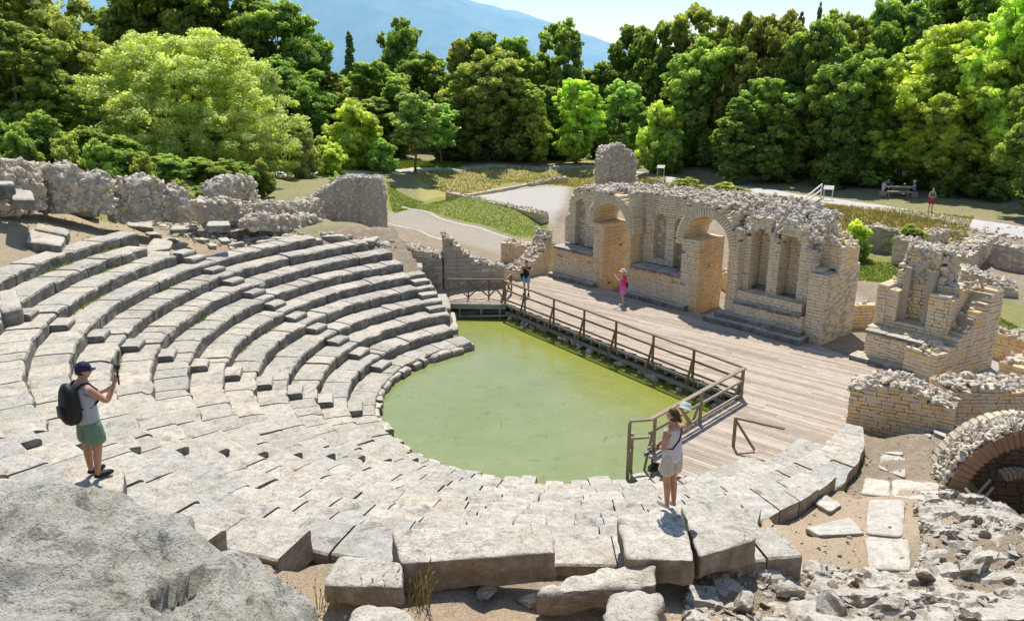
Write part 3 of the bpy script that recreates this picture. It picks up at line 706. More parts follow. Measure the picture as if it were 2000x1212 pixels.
def in_wall(s, t, z):
    if in_arch(s, z): return False
    if t < .9 and s < 7.6:                       # the face is set back between the arch piers above the podium
        rec = not any(a <= s <= b for a, b in PIERS)
        if rec and s > -3.2:
            pod = 1.5 if s > 1 else 1.62
            if z > pod and not ((-.55 < s < 2.2 or 4.8 < s < 7.75) and z > 3.0 and t > .0 and any((s-c)**2+(z-zs)**2 < (r+.42)**2 and z > zs-.3 for c, r, zs, _, _ in ARCH)): return False
    if s >= 7.6 and t < .42 and z > 1.0 and s < 11.2 and not (7.6 < s < 8.0): return False
    for a, b, tf, zb, zt, dp in NICHE:
        if a < s < b and tf-.5 < t < tf+dp and zb < z:
            if z < zt-(b-a)/2: return False
            if (s-(a+b)/2)**2+(z-(zt-(b-a)/2))**2 < ((b-a)/2)**2: return False
    return True
T = empty('arched_stage_wall', WQ+WU*4+WN*.9, 'long ruined stage wall with two brick arches, tall niches and a ragged rubble top', 'ruined wall')
mb = MB()
def mz(s, t, z):
    j = in_arch(s, z, .3) and z < 3.3
    return 1 if (j and rnd.random() < .8) or (t < .2 and z < 1.45 and .9 < z and s < 5 and rnd.random() < .75) else 0
def sb1(z):
    out = [a for q in PIERS for a in q]+[a for q in NICHE for a in q[:2]]+[7.6,8.0,11.2]
    for c, r, zs, j0, j1 in ARCH:
        if z < zs: out += [j0, j1]
        elif z < zs+r: d = math.sqrt(r*r-(z-zs)**2); out += [c-d, c+d]
        if z > zs-.3 and abs(z-zs) < r+.42: d = math.sqrt((r+.42)**2-(z-zs)**2); out += [c-d, c+d]
    for a, b, tf, zb, zt, dp in NICHE:
        h = (b-a)/2
        if zt-h < z < zt: d = math.sqrt(h*h-(z-zt+h)**2); out += [(a+b)/2-d, (a+b)/2+d]
    return out
masonry(mb, WQ, WU, WN, -3.2, 11.2, 0, TH_, -.5, wtop, in_wall, hc=.125, ls=(.16,.36), lt=(.2,.36), jit=.011, drop=.012, m=mz, sbr=sb1, tbr=(.42,.45,.9,1.2,1.25),
        inner=lambda s, t, z: in_wall(s-.4, t, z) and in_wall(s+.4, t, z) and t > .3 and t < 1.6 and in_wall(s, t-.35, z) and z < wtop(s, t)-.6)
mb.build('wall_body', [M['brick'], M['ochre']], T)
mb = MB(); core(mb, WQ, WU, WN, -3.2, 11.2, 0, TH_, -.5, wtop, lambda s, t, z: in_wall(s, t, z) and in_wall(s-.13, t, z) and in_wall(s+.13, t, z) and in_wall(s, t-.1, z) and in_wall(s, t, z+.12) and in_wall(s,t,z-.1), 0, .16)
mb.build('mortar_core', [M['mortar']], T)
mb = MB(); scatter_top(mb, WQ, WU, WN, -3.2, 11.3, -.02, TH_+.02, wtop, 95, (.07,.17), inside=lambda s, t, z: in_wall(s, t, z-.15) )
for _ in range(700):      # broken slope of rubble above the right hand niches
    s = rnd.uniform(7.7, 11.4); t = rnd.uniform(.35, 1.3); z = 4.0+(t-.35)*1.15+.2*mn.noise(Vector((s*2, t, 0)))
    if any(a < s < b for a, b, *_ in NICHE[3:]) and t < .6 and z < 4.15: continue
    r = rnd.uniform(.07,.17); mb.rock(WQ+WU*s+WN*t+Vector((0,0,z)), r, (1.1,.8,.7), 1, .3)
mb.build('rubble_top', M['rubble'], T)
def voussoirs(c, r, zs, n, depth, thick, t0, o=WQ, u=WU, nn=WN, a0=0, a1=180, mat_='brick', rows=1, par=None, name='brick_arch'):
    mb = MB()
    for i in range(n):
        a = R(a0+(a1-a0)*(i+.5)/n); L = math.pi*r*(a1-a0)/180/n
        rd = u*math.cos(a)+Vector((0,0,1))*math.sin(a); tg = u*-math.sin(a)+Vector((0,0,1))*math.cos(a)
        cc = o+u*c+Vector((0,0,zs))+rd*(r+depth/2)+nn*(t0+thick/2-.02)
        mb.box(cc, (depth/2*rnd.uniform(.93,1.04), L*.37, thick/2+rnd.uniform(-.01,.02)), (rd, tg, nn), .006)
    nn_ = 24
    vs = []
    for i in range(nn_+1):
        a = R(a0+(a1-a0)*i/nn_); rd = u*math.cos(a)+Vector((0,0,1))*math.sin(a)
        for q in (r+.012, r+depth-.015):
            for tt in (t0+.02, t0+thick-.02): vs.append(o+u*c+Vector((0,0,zs))+rd*q+nn*tt)
    fs = []
    for i in range(nn_):
        for a_, b_ in ((0,1),(1,3),(3,2),(2,0)): fs.append((i*4+a_, i*4+b_, (i+1)*4+b_, (i+1)*4+a_))
    mb.add(vs, fs, .35, 1)
    return mb.build(name, [M[mat_], M['mortar']], par)
for c, r, zs, j0, j1 in ARCH:
    voussoirs(c, r-.02, zs, 34, .34, .32, -.04, par=T)
    voussoirs(c, r+.0, zs, 20, .10, TH_-.3, .26, par=T, mat_='ochre', name='arch_vault')
    mb = MB()     # ledge under the springing
    masonry(mb, WQ, WU, WN, c-r-.06, j0, -.02, TH_, zs-.16, lambda s, t: zs+.02, None, hc=.12, ls=(.2,.4), lt=(.3,.5)); mb.build('impost_ledge', [M['brick']], T)
# podium slabs and base steps
def slab_run(name, s0, s1, t0, t1, z, th, mt, step=.8, amp=.02):
    s = s0; mb = MB()
    while s < s1-.05:
        e = min(s+rnd.uniform(.6,1.2)*step, s1); e = s1 if s1-e < .3 else e
        n = 5; vs = []
        zz = z+rnd.uniform(-.012,.012)
        for j in range(4):
            for i in range(n+1):
                ss = s+.008+(e-s-.016)*i/n; tt = t0+(t1-t0)*j/3; q = WQ+WU*ss+WN*tt+Vector((0,0,zz)); k = nz(q, 4)*amp
                if j == 0: q = q-WN*(k-.0); q.z -= .02
                q.z += k*.5; vs.append(q)
        b = len(vs); vs += [q-Vector((0,0,th)) for q in vs]
        fs = [(j*(n+1)+i, j*(n+1)+i+1, (j+1)*(n+1)+i+1, (j+1)*(n+1)+i) for j in range(3) for i in range(n)]
        rim = [i for i in range(n+1)]+[(j*(n+1)+n) for j in range(1,4)]+[3*(n+1)+i for i in range(n-1,-1,-1)]+[j*(n+1) for j in range(2,0,-1)]
        fs += [(rim[i], b+rim[i], b+rim[(i+1)%len(rim)], rim[(i+1)%len(rim)]) for i in range(len(rim))]
        mb.add(vs, fs); s = e
    mb.build(name, mt, T)
slab_run('podium_slab', -3.1, -.35, -.06, .9, 1.66, .12, M['seat']); slab_run('podium_slab', 2.15, 5.05, -.06, .9, 1.55, .12, M['seat'])
slab_run('podium_slab', 8.0, 11.1, -.16, .45, 1.05, .12, M['seat']); slab_run('base_step', -3.2, 0, -.35, .02, .22, .4, M['seat']); slab_run('base_step', 2.0, 5.6, -.35, .02, .24, .4, M['seat'])
slab_run('base_step', 6.9, 11.5, -.75, .02, .24, .45, M['seat']); slab_run('base_step', 7.3, 11.3, -.45, .02, .46, .3, M['seat'])
mb = MB(); masonry(mb, WQ, WU, WN, 7.6, 11.15, -.12, .02, .4, lambda s, t: .98, None, hc=.12, ls=(.18,.4), lt=(.14,.15)); masonry(mb, WQ, WU, WN, 8.0, 11.0, .05, .42, .98, lambda s, t: 1.42, None, hc=.12, ls=(.2,.4), lt=(.2,.38)); mb.build('podium_front', [M['brick']], T)
# square pier at the right end
def piertop(s, t): return 2.85+.12*(t/2.6)+.03*math.sin(s*9)
mb = MB(); masonry(mb, WQ, WU, WN, 11.22, 11.98, .0, 2.65, -.45, piertop, None, hc=.125, ls=(.2,.38), lt=(.22,.4), jit=.01, m=lambda s,t,z: 1 if rnd.random()<.05 else 0); mb.build('end_pier', [M['brick'], M['ochre']], T)
mb = MB(); core(mb, WQ, WU, WN, 11.2, 12.0, 0, 2.65, -.4, piertop, None, 0, .2); mb.build('mortar_core', [M['mortar']], T)
mb = MB(); masonry(mb, WQ, WU, WN, 10.7, 12.0, .9, 2.4, 2.9, lambda s, t: 4.6-(s-10.7)*.75+.1*math.sin(t*7), None, hc=.13, ls=(.2,.4), lt=(.25,.45), m=lambda s,t,z: 1 if rnd.random()<.5 else 0)
scatter_top(mb, WQ, WU, WN, 10.7, 12.0, .9, 2.4, lambda s, t: 4.6-(s-10.7)*.75, 60, (.08,.16)); mb.build('broken_buttress', [M['brick'], M['ochre']], T)
# ------------------------------------------------------------------ general low walls
def wall(name, a, b, thick, z0, tops, label, cat='ruined wall', group=None, mats=('brick','ochre'), ochre=.2, top_r=(.07,.16), dens=50, hc=.14, ls=(.2,.42), lt=(.25,.45), rub=True, inside=None, extra=None):
    a = Vector((a[0], a[1], 0)); b = Vector((b[0], b[1], 0)); L = (b-a).length; u = (b-a).normalized(); n = Vector((-u.y, u.x, 0))
    if not isinstance(tops, (list, tuple)): tops = [tops, tops]
    xs = np.linspace(0, L, len(tops))
    f = lambda s, t: float(np.interp(s, xs, tops))+.07*mn.noise(Vector((s*2+a.x, t*2, a.y)))
    r = empty(name, a+u*(L/2)+Vector((0,0,z0)), label, cat, group)
    mb = MB(); masonry(mb, a, u, n, 0, L, 0, thick, z0, f, inside, hc=hc, ls=ls, lt=lt, jit=.014, m=lambda s, t, z: 1 if rnd.random() < ochre else 0)
    mb.build('masonry', [M[q] for q in mats], r)
    mb = MB(); core(mb, a, u, n, 0, L, 0, thick, z0, f, inside, 0, .3); mb.build('mortar_core', [M['mortar']], r)
    if rub:
        mb = MB(); scatter_top(mb, a, u, n, 0, L, 0, thick, f, dens, top_r); mb.build('rubble_top', M['rubble'], r)
    if extra: extra(r, a, u, n)
    return r
# second stage ruin with a round niche
def ws(s, t): return WQ+WU*s+WN*t
A0 = ws(13.75, -.1)
T2 = empty('niche_ruin', ws(15.2,.6), 'free standing ruin with a round headed niche and rubble stump, right of the stage wall', 'ruined wall')
def top2(s, t):
    if t > .95: return smin(s, [13.7,14.2,14.5,15.6,15.8,16.6], [2.75,2.8,4.2,4.15,3.1,2.9])+.1*mn.noise(Vector((s*3, t*3, 0)))
    return smin(s, [13.7,14.1,14.15,14.55,14.6,15.6,15.65,16.3,16.4], [2.8,2.8,2.75,2.7,3.6,3.6,2.85,2.8,2.6])
def in2(s, t, z):
    if z > 1.25 and t < .35: return False
    if z > 1.5 and 14.55 < s < 15.6 and t < 1.3:
        if (s-15.07)**2+(t-.35)**2*.8 < .55**2 and z < 3.6: return False
    if z > .0 and z < 1.3 and False: return False
    return True
mb = MB(); masonry(mb, WQ, WU, WN, 13.75, 16.4, -.1, 1.9, -.4, top2, in2, hc=.125, ls=(.18,.36), lt=(.2,.36), sbr=lambda z: [14.15,14.55,15.6,16.3]+([15.07-.5,15.07+.5] if z > 1.5 else []), tbr=(.35,.95), m=lambda s,t,z: 1 if rnd.random()<.2 else 0); mb.build('masonry', [M['brick'], M['ochre']], T2)
mb = MB(); core(mb, WQ, WU, WN, 13.75, 16.4, -.1, 1.9, -.4, top2, lambda s,t,z: in2(s,t,z) and in2(s,t-.1,z) and in2(s-.1,t,z) and in2(s+.1,t,z), 0, .2); mb.build('mortar_core', [M['mortar']], T2)
mb = MB(); scatter_top(mb, WQ, WU, WN, 14.3, 15.8, .95, 1.95, top2, 90, (.09,.2)); scatter_top(mb, WQ, WU, WN, 13.8, 16.4, 1.0, 1.9, top2, 25, (.07,.13))
for _ in range(260):
    a = rnd.uniform(0, 6.28); z = rnd.uniform(2.9, 4.2); rr = .78; mb.rock(ws(15.05+rr*math.cos(a), 1.45+.52*math.sin(a))+Vector((0,0,z)), rnd.uniform(.08,.16), (1.1,.8,.7), 1, .3)
mb.build('rubble_top', M['rubble'], T2)
slabT = T; T = T2; slab_run('podium_slab', 13.85, 15.9, -.5, .35, 1.22, .12, M['seat']); slab_run('base_step', 13.5, 16.0, -.75, -.05, .2, .35, M['seat']); T = slabT
mb = MB(); masonry(mb, WQ, WU, WN, 13.95, 15.9, -.42, -.1, .1, lambda s, t: 1.1, None, hc=.12, ls=(.18,.36), lt=(.3,.32)); mb.build('podium_front', [M['brick'], M['ochre']], T2)
fr = P(1822,748,0); fb = P(1908,722,0); dd = (fb-fr).normalized()
wall('stepped_wall', fr, fb+dd*.9, 1.2, -.4, [.95,1.05,1.35,1.9,2.3,2.9,3.0], 'stepped stone wall rising towards the back beside the niche ruin', ochre=.12, dens=10)
# left end of the stage: low walls and the curved wing
wall('low_wall', P(978,512,0), P(1062,528,0)+Vector((.3,.6,0)), .9, -.4, [1.15,1.1,1.1,1.3], 'low brick wall at the far left end of the stage', ochre=.6, dens=25)
wall('low_wall', P(1012,548,0), P(1078,528,0), 1.0, -.4, [.5,.6,.8,1.3,2.2], 'sloping rubble wall stub behind the man in the black shirt', ochre=.1, dens=60)
wall('curved_wing_wall', P(868,565,0), P(985,560,0), .9, -.4, [2.75,2.2,1.6,1.3,1.1,1.0], 'steeply sloping wall with a smooth plaster face behind the wooden footbridge', mats=('mortar','rubble'), ochre=.25, dens=90, ls=(.4,.8), hc=.2)
wall('low_wall', P(782,500,1.7), P(862,545,.6), .8, -.2, [2.3,2.0,1.9,1.7], 'crumbling low wall between the seat rows and the footbridge', mats=('rubble','mortar'), dens=90, ochre=.4)
for q, z, lab in [([(796,522),(824,524),(826,512),(800,510)],1.5,'white fallen block beside the seat rows near the footbridge'),([(850,600),(882,600),(874,572),(846,574)],.25,'pale corner block where the footbridge meets the rows'),([(866,645),(896,640),(888,607),(872,607)],-.15,'curved pale slab at the pond edge below the footbridge')]:
    px_block('stone_block', q, z, .6, M['seat'], lab, cuts=6, amp=.03, nexp=9)
# court walls far behind
wall('court_wall', P(1072,434,.1), P(884,388,.1), .7, -.2, [.8,.75,.72,.7,.7], 'low stone wall between the lawn and the paved court', mats=('rubble','ochre'), ochre=.5, dens=25, hc=.16, ls=(.3,.6))
wall('court_kerb', P(915,384,.75), P(1060,358,.75), .35, .5, [.95,.95], 'thin kerb along the far side of the paved court', mats=('rubble','ochre'), dens=8, hc=.16, ls=(.3,.7), rub=False)
wall('bank_wall', P(1040,366,.7), P(1110,352,.7), .5, .4, [1.05,1.1,1.0], 'short low wall under the bank behind the paved court', mats=('rubble','ochre'), dens=30)
# right hand enclosures
wall('enclosure_wall', P(1655,492,.3), P(1792,505,.3), .9, 0, [1.5,1.75,1.9,1.75,1.6,1.55], 'mossy stone wall closing the small lawn behind the niche ruin', mats=('rubble','mortar'), dens=30)
wall('enclosure_wall', P(1772,520,.3), P(1850,480,.6), .9, 0, [1.7,1.6,1.5], 'side wall of the small lawn ending in pale broken courses', mats=('brick','rubble'), dens=30, ochre=.5)
wall('low_wall', P(1640,642,-.05), P(1710,640,-.05), .6, -.3, [.95,.9,.9], 'low ochre wall seen through the gap beside the stage pier', ochre=.9, dens=20)
wall('low_wall', P(1925,690,0), P(2050,730,0), .7, -.3, [.95,1.0,1.0], 'low ochre wall at the right edge', ochre=.75, dens=15)
wall('low_wall', P(1985,790,.0), P(2060,770,.0), .8, -.3, [1.3,1.3], 'brick wall end cut by the right edge of the picture', ochre=.7, dens=15)
wall('low_wall', P(1870,578,.3), P(1985,590,.3), 1.6, -.1, [1.5,1.35,1.0,.9], 'broad ruined wall of an enclosure at the right edge, near side', mats=('rubble','brick'), ochre=.4, dens=35)
wall('low_wall', P(1885,548,.3), P(1945,500,.4), .9, -.1, [1.5,1.6,1.6], 'ruined enclosure wall at the right edge, left side', mats=('brick','rubble'), ochre=.3, dens=25)
wall('low_wall', P(1930,520,.4), P(2060,548,.4), .8, -.1, [1.7,1.6,1.7], 'ruined enclosure wall at the right edge, far side', mats=('rubble','brick'), ochre=.3, dens=25)
wall('low_wall', P(1400,560,0), P(1480,600,0), .5, -.3, [.9,.9], 'low ochre wall glimpsed through the second arch', ochre=.9, dens=10)
# ------------------------------------------------------------------ rubble concrete ruins
def ruin(name, pts, thick, label, cat='ruined wall', amp=.22, dens=42, size=(.08,.20), parts=None, mt='rubble', sub=.22, lean=0, rnd_end=.35, up_r=None):
    """pts: (x, y, z_base, z_top) along the wall; a displaced core set with stones"""
    pts = [(Vector((q[0], q[1], 0)), q[2], q[3]) for q in pts]
    seg = [0]
    for i in range(len(pts)-1): seg.append(seg[-1]+(pts[i+1][0]-pts[i][0]).length)
    L = seg[-1]; n = max(3, int(L/sub)); c = pts[len(pts)//2]
    r = empty(name, (c[0].x, c[0].y, c[1]), label, cat)
    def at(s):
        for i in range(len(pts)-1):
            if s <= seg[i+1] or i == len(pts)-2:
                t = (s-seg[i])/(seg[i+1]-seg[i]); a, b = pts[i], pts[i+1]
                return a[0].lerp(b[0], t), a[1]+(b[1]-a[1])*t, a[2]+(b[2]-a[2])*t, (b[0]-a[0]).normalized()
    K = 14; rings = []
    mb = MB(); vs = []; samp = []
    for i in range(n+1):
        s = L*i/n; p, zb, zt, u = at(s); nn = Vector((-u.y, u.x, 0)); end = min(1, min(s, L-s)/rnd_end); endf = math.sqrt(max(0, 1-(1-end)**2))*.75+.25
        zt = zt+amp*.9*mn.noise(Vector((p.x*1.1, p.y*1.1, 4))); h = (zt-zb)*(.55+.45*endf)
        for k in range(K):
            a = k/(K-1)
            # up the front, over the top, down the back
            if a < .38: q = (-.5, a/.38)
            elif a > .62: q = (.5, (1-a)/.38)
            else: q = (-.5+(a-.38)/.24, 1)
            w_ = thick*(1-.22*q[1])*endf
            b = p+nn*(q[0]*w_+lean*q[1])+Vector((0,0,zb+h*q[1]))
            rd = (nn*q[0]+Vector((0,0,.5*q[1]))).normalized()
            b = b+rd*(nz(b, 1.2, 3)*amp*.8+nz(b, 3.5, 8)*amp*.35)+u*nz(b, 2, 20)*amp*.3
            vs.append(b); samp.append((b, rd))
    fs = [(i*K+k, i*K+k+1, (i+1)*K+k+1, (i+1)*K+k) for i in range(n) for k in range(K-1)]
    fs += [tuple(range(K))[::-1], tuple(n*K+k for k in range(K))]
    mb.add(vs, fs, .4); mb.build('mortar_core', M['mortar'], r, False)
    mb = MB(); area = sum((vs[f[1]]-vs[f[0]]).length*(vs[f[3]]-vs[f[0]]).length for f in fs[:-2])
    for _ in range(int(area*dens)):
        f = fs[rnd.randrange(len(fs)-2)]; u1, v1 = rnd.random(), rnd.random()
        b = vs[f[0]].lerp(vs[f[1]], u1).lerp(vs[f[3]].lerp(vs[f[2]], u1), v1)
        if rnd.random() > (vs[f[1]]-vs[f[0]]).length*(vs[f[3]]-vs[f[0]]).length/(.3*sub)*.8: continue
        q = size[0]*.8*(size[1]*1.5/(size[0]*.8))**(rnd.random()**1.9); mb.rock(b, q, (1.2,.9,rnd.uniform(.4,.8)), 1, .3)
    mb.build('rubble_stones', M[mt], r)
    return r
def rp(px, py, zb, zt): q = P(px, py, zb); return (q.x, q.y, zb, zt)
def rq(px, py, zt, Y, zb): q = P(px, py, Y=Y); return (q.x, q.y, zb, q.z)
ruin('ruined_outer_wall', [rq(-60,300,0,30,5.0), rq(10,315,0,31.5,5.0), rq(50,330,0,33,5.1)], 1.8, 'rubble wall lump at the far left edge behind the stacked blocks', amp=.3)
ruin('ruined_outer_wall', [rq(68,325,0,33,4.7), rq(140,328,0,34,4.7), rq(214,350,0,35,4.4)], 1.9, 'leaning chunk of rubble wall, second from the left', amp=.35)
ruin('ruined_outer_wall', [rq(206,354,0,35.5,4.0), rq(265,350,0,36,3.9), rq(320,360,0,37,3.9)], 1.8, 'fallen chunk of rubble wall, third from the left', amp=.35)
ruin('ruined_outer_wall', [rq(315,372,0,36.2,3.7), rq(345,362,0,36.8,3.7), rq(366,382,0,37.2,3.8)], 1.5, 'rounded fallen chunk of rubble wall, fourth from the left', amp=.32)
ruin('ruined_outer_wall', [rq(402,358,0,42,3.9), rq(440,343,0,43,3.8), rq(495,352,0,44,3.7)], 1.6, 'squat block of rubble wall standing behind under the big round tree', amp=.25)
ruin('ruined_outer_wall', [rq(372,392,0,39.5,3.2), rq(470,396,0,41,3.0), rq(560,398,0,43,2.4), rq(625,392,0,45,2.0)], 1.5, 'long low stretch of rubble wall left of the tall wall block', amp=.25)
ruin('ruined_outer_wall', [rq(470,425,0,39,2.9), rq(560,420,0,41,2.3), rq(620,428,0,43,1.8)], 1.2, 'lower terrace of rubble in front of the long low wall', amp=.2, dens=60)
ruin('ruined_outer_wall', [rq(600,392,0,46.5,.9), rq(640,362,0,46.8,.8), rq(665,348,0,47,.8), rq(700,344,0,47,.7), rq(752,348,0,47,.6)], 1.5, 'tall upright block of rubble wall at the end of the outer wall', amp=.10, dens=55, size=(.06,.13))
ruin('rubble_pinnacle', [rq(1168,300,0,68,.4), rq(1185,284,0,68.3,.4), rq(1210,281,0,68.6,.4), rq(1240,310,0,69,.4)], 2.1, 'tall rounded stump of rubble masonry standing alone behind the stage wall', 'ruin', amp=.18, dens=26, size=(.08,.2))
wall('side_wall', P(1655,800,.95), P(1862,838,.95), 1.15, .0, [1.55,1.75,1.9,1.8,1.6,1.5], 'thick brick wall with a rubble top in front of the stage floor', ochre=.55, dens=110, top_r=(.05,.16), hc=.11)
wall('low_wall', P(1852,800,1.2), P(2040,800,1.2), 1.2, .2, [1.75,1.8,1.75,1.75], 'wall of flat brown courses with a white top running to the right edge', mats=('brick','ochre'), ochre=.3, dens=60, hc=.1)
# brick vault in the lower right
VY = 15.6; vc = P(2012, 985, Y=VY); vr = 1.5
TV = empty('brick_vault', (vc.x, VY, 0), 'ruined vault with a red brown brick arch over a dark hollow, right edge', 'vault')
VU = Vector((1,-.12,0)).normalized(); VN = Vector((.12,1,0)).normalized(); vo = Vector((vc.x, VY, vc.z))
voussoirs(0, vr, 0, 40, .36, .35, -.05, o=vo, u=VU, nn=VN, mat_='redbrick', par=TV)
voussoirs(0, vr+.03, 0, 30, .20, 1.0, .32, o=vo, u=VU, nn=VN, mat_='brick', par=TV, name='vault_shell')
mb = MB()
for _ in range(1500):
    a = R(rnd.uniform(12,178)); t = rnd.uniform(-.02,.7); q = vr+.36+rnd.uniform(0,.08)
    if a > R(150) and rnd.random() < .3: continue
    mb.rock(vo+VU*(q*math.cos(a))+Vector((0,0,q*math.sin(a)))+VN*t, rnd.uniform(.05,.10), (1.5,.9,.38), 1, .3)
mb.build('rubble_top', M['rubble'], TV)
mb = MB(); masonry(mb, vo, VU, VN, -1.6, 1.6, 1.85, 2.2, -1.6, lambda s, t: math.sqrt(max(.0, (vr-.22)**2-s*s))-.12, None, hc=.12, ls=(.2,.4), lt=(.39,.41)); mb.v = [Vector(v) for v in mb.v]; mb.build('back_wall', [stone('shade_toned_masonry', (.22,.18,.13), (.15,.12,.085), (.06,.05,.035), (.13,.105,.075), .6, 1.5, .8, (.2,.15,.1), .03, .1)], TV)  # dark tones put the shade of the hollow into the stone colour
voussoirs(.55, .72, -.85, 18, .18, .3, 1.5, o=vo, u=VU, nn=VN, mat_='slab', par=TV, name='inner_arch', a0=-10, a1=120)
mb = MB(); mb.bar(vo+VU*(-.62)+VN*1.3+Vector((0,0,-.75)), vo+VU*(.0)+VN*1.8+Vector((0,0,-.35)), .045); mb.bar(vo+VU*(-.55)+VN*1.2+Vector((0,0,-.9)), vo+VU*(.05)+VN*1.7+Vector((0,0,-.5)), .045)
tag(mb.build('timber_prop', plain('pale_prop_wood', (.55,.52,.46), .7)), 'two thin pale timber props inside the dark hollow of the brick vault', 'prop')
for i_, (x_, y_, l_) in enumerate([(330,470,.5),(352,478,.35),(392,472,.45),(415,484,.4),(438,472,.55),(462,482,.4),(492,470,.45),(520,476,.5),(545,468,.4),(575,470,.5),(610,474,.45),(650,468,.5),(690,476,.55),(722,470,.6),(300,462,.5),(362,462,.4)]):
    q = PG(x_, y_); a_ = rnd.uniform(0, 3.14); c_, s_ = math.cos(a_)*l_, math.sin(a_)*l_; w_ = rnd.uniform(.35,.6); hh = rnd.uniform(.08,.2)
    rough_block('flat_stone', [q+Vector((-c_+s_*w_, -s_-c_*w_, hh)), q+Vector((c_+s_*w_, s_-c_*w_, hh)), q+Vector((c_-s_*w_, s_+c_*w_, hh)), q+Vector((-c_-s_*w_, -s_+c_*w_, hh))], .3, M['slab'], 'broken pale slab lying on the terrace behind the top rows', 'slab', 'broken slabs behind the top rows', cuts=5, amp=.03, nexp=9)
# ------------------------------------------------------------------ rubble, right foreground and elsewhere
def heap(name, label, poly_px, n, size, lift=.0, mt='near', zfun=None, sub=1, fl=(.35,.8), kind='stuff'):
    mb = MB(); xs = [q[0] for q in poly_px]; ys = [q[1] for q in poly_px]; c = 0
    while c < n:
        x, y = rnd.uniform(min(xs), max(xs)), rnd.uniform(min(ys), max(ys))
        if not inpoly(np.array([x]), np.array([y]), poly_px)[0]: continue
        c += 1; q = Vector((x, y, H(x, y))); r = size[0]*(size[1]/size[0])**(rnd.random()**1.8)
        mb.rock(q+Vector((0,0,r*.12+lift)), r, (1.2, rnd.uniform(.7,1), rnd.uniform(*fl)), sub, .3)
    o = mb.build(name, M[mt]); tag(o, label, 'rubble', kind=kind); return o
def wpoly(l): return [tuple(PG(a, b)[:2]) for a, b in l]
def bedrock(name, label, poly, amp, mt):
    xs = [q[0] for q in poly]; ys = [q[1] for q in poly]; st = .055; X = np.arange(min(xs), max(xs), st); Y = np.arange(min(ys), max(ys), st); G1, G2 = np.meshgrid(X, Y)
    ins = inpoly(G1, G2, poly); mb = MB(); ix = {}; vs = []
    cx_, cy_ = sum(xs)/len(xs), sum(ys)/len(ys)
    for j in range(len(Y)):
        for i in range(len(X)):
            if ins[j, i]:
                x, y = X[i], Y[j]; v = Vector((x*.9, y*.9, 0))
                a = mn.noise(v*1.1+Vector((3,1,0))); r1 = 1-abs(mn.noise(v*2.2))*2.4; r2 = 1-abs(mn.noise(v*5.5+Vector((9,0,0))))*2.2; f = mn.noise(v*14)
                cell = mn.cell(Vector((x*2.6+a*1.2, y*3.4+r1*.5, 0)))
                z = amp*(.6*a+.45*r1*.6+.16*r2*.6+.05*f+.50*cell)+.0
                vs.append(Vector((x+mn.noise(v*9)*.02, y, H(x, y)+z))); ix[(j, i)] = len(vs)-1
    fs = [(ix[j,i], ix[j,i+1], ix[j+1,i+1], ix[j+1,i]) for (j, i) in ix if (j,i+1) in ix and (j+1,i) in ix and (j+1,i+1) in ix]
    mb.add(vs, fs, .55); o = mb.build(name, M[mt], None, False); o['kind'] = 'structure'; return o
bedrock('bedrock', '', wpoly([(1352,1112),(1480,1092),(1600,1100),(1690,1112),(1790,1100),(1790,990),(1850,962),(2080,985),(2200,1300),(1300,1300)]), .17, 'near')
heap('rubble', 'bed of broken white stones across the bottom right corner', wpoly([(1345,1120),(1480,1095),(1690,1110),(1800,1080),(1780,960),(2080,960),(2150,1210),(2200,1300),(1300,1300)]), 2600, (.02,.13), mt='near', sub=2, fl=(.18,.45))
heap('rubble', 'small stones round the worn rows and slabs on the right', wpoly([(1455,960),(1690,880),(1860,860),(1900,960),(1780,1120),(1470,1110)]), 700, (.012,.06))
heap('rubble', 'small stones and gravel around the long block at the bottom', [(-4.5,6.5),(3,6.8),(3.6,9.2),(1.4,11),(.9,9.0),(-2,9),(-4.4,10.6)], 1300, (.012,.08))
heap('rubble', 'scattered stones on the slope under the ruined outer wall', wpoly([(290,420),(560,440),(640,455),(770,468),(780,490),(640,465),(330,462)]), 900, (.05,.24), mt='rubble')
heap('rubble', 'fallen stones at the foot of the leaning wall chunks', wpoly([(190,400),(330,425),(390,432),(380,455),(290,440),(180,415)]), 260, (.06,.26), mt='rubble')
heap('rubble', 'fallen stones beside the path bank on the right', wpoly([(1820,440),(2050,450),(2060,520),(1890,500)]), 420, (.06,.22), mt='rubble')
heap('rubble', 'fallen stones behind the stage wall', wpoly([(1310,362),(1480,380),(1500,400),(1330,385)]), 500, (.06,.25), mt='rubble')
bigs = [(1450,1190,.24,'grey angular stone, lower left of the rubble bed'),(1540,1160,.2,'pale angular stone in the middle of the rubble bed'),(1620,1195,.3,'large grey pointed stone at the bottom of the rubble bed'),(1700,1180,.26,'white topped stone near the bottom of the rubble bed'),(1740,1200,.24,'dark sided stone near the bottom right of the rubble bed'),(1590,1120,.22,'flat stone at the upper edge of the rubble bed'),(1810,1130,.25,'broad stone at the right of the rubble bed'),(1900,1120,.3,'rough stone by the right edge of the rubble bed'),(1420,1120,.2,'stone beside the gap block in the rubble bed'),(945,1168,.16,'rounded pale stone under the longest block'),(1030,1180,.15,'reddish stone under the right end of the longest block')]
for x, y, r, lab in bigs:
    q = PG(x, y); mb = MB(); mb.rock(q+Vector((0,0,r*.25)), r, (1.25,.9,.75), 3, .35); tag(mb.build('loose_stone', M['near']), lab, 'stone', 'larger loose stones in the foreground')
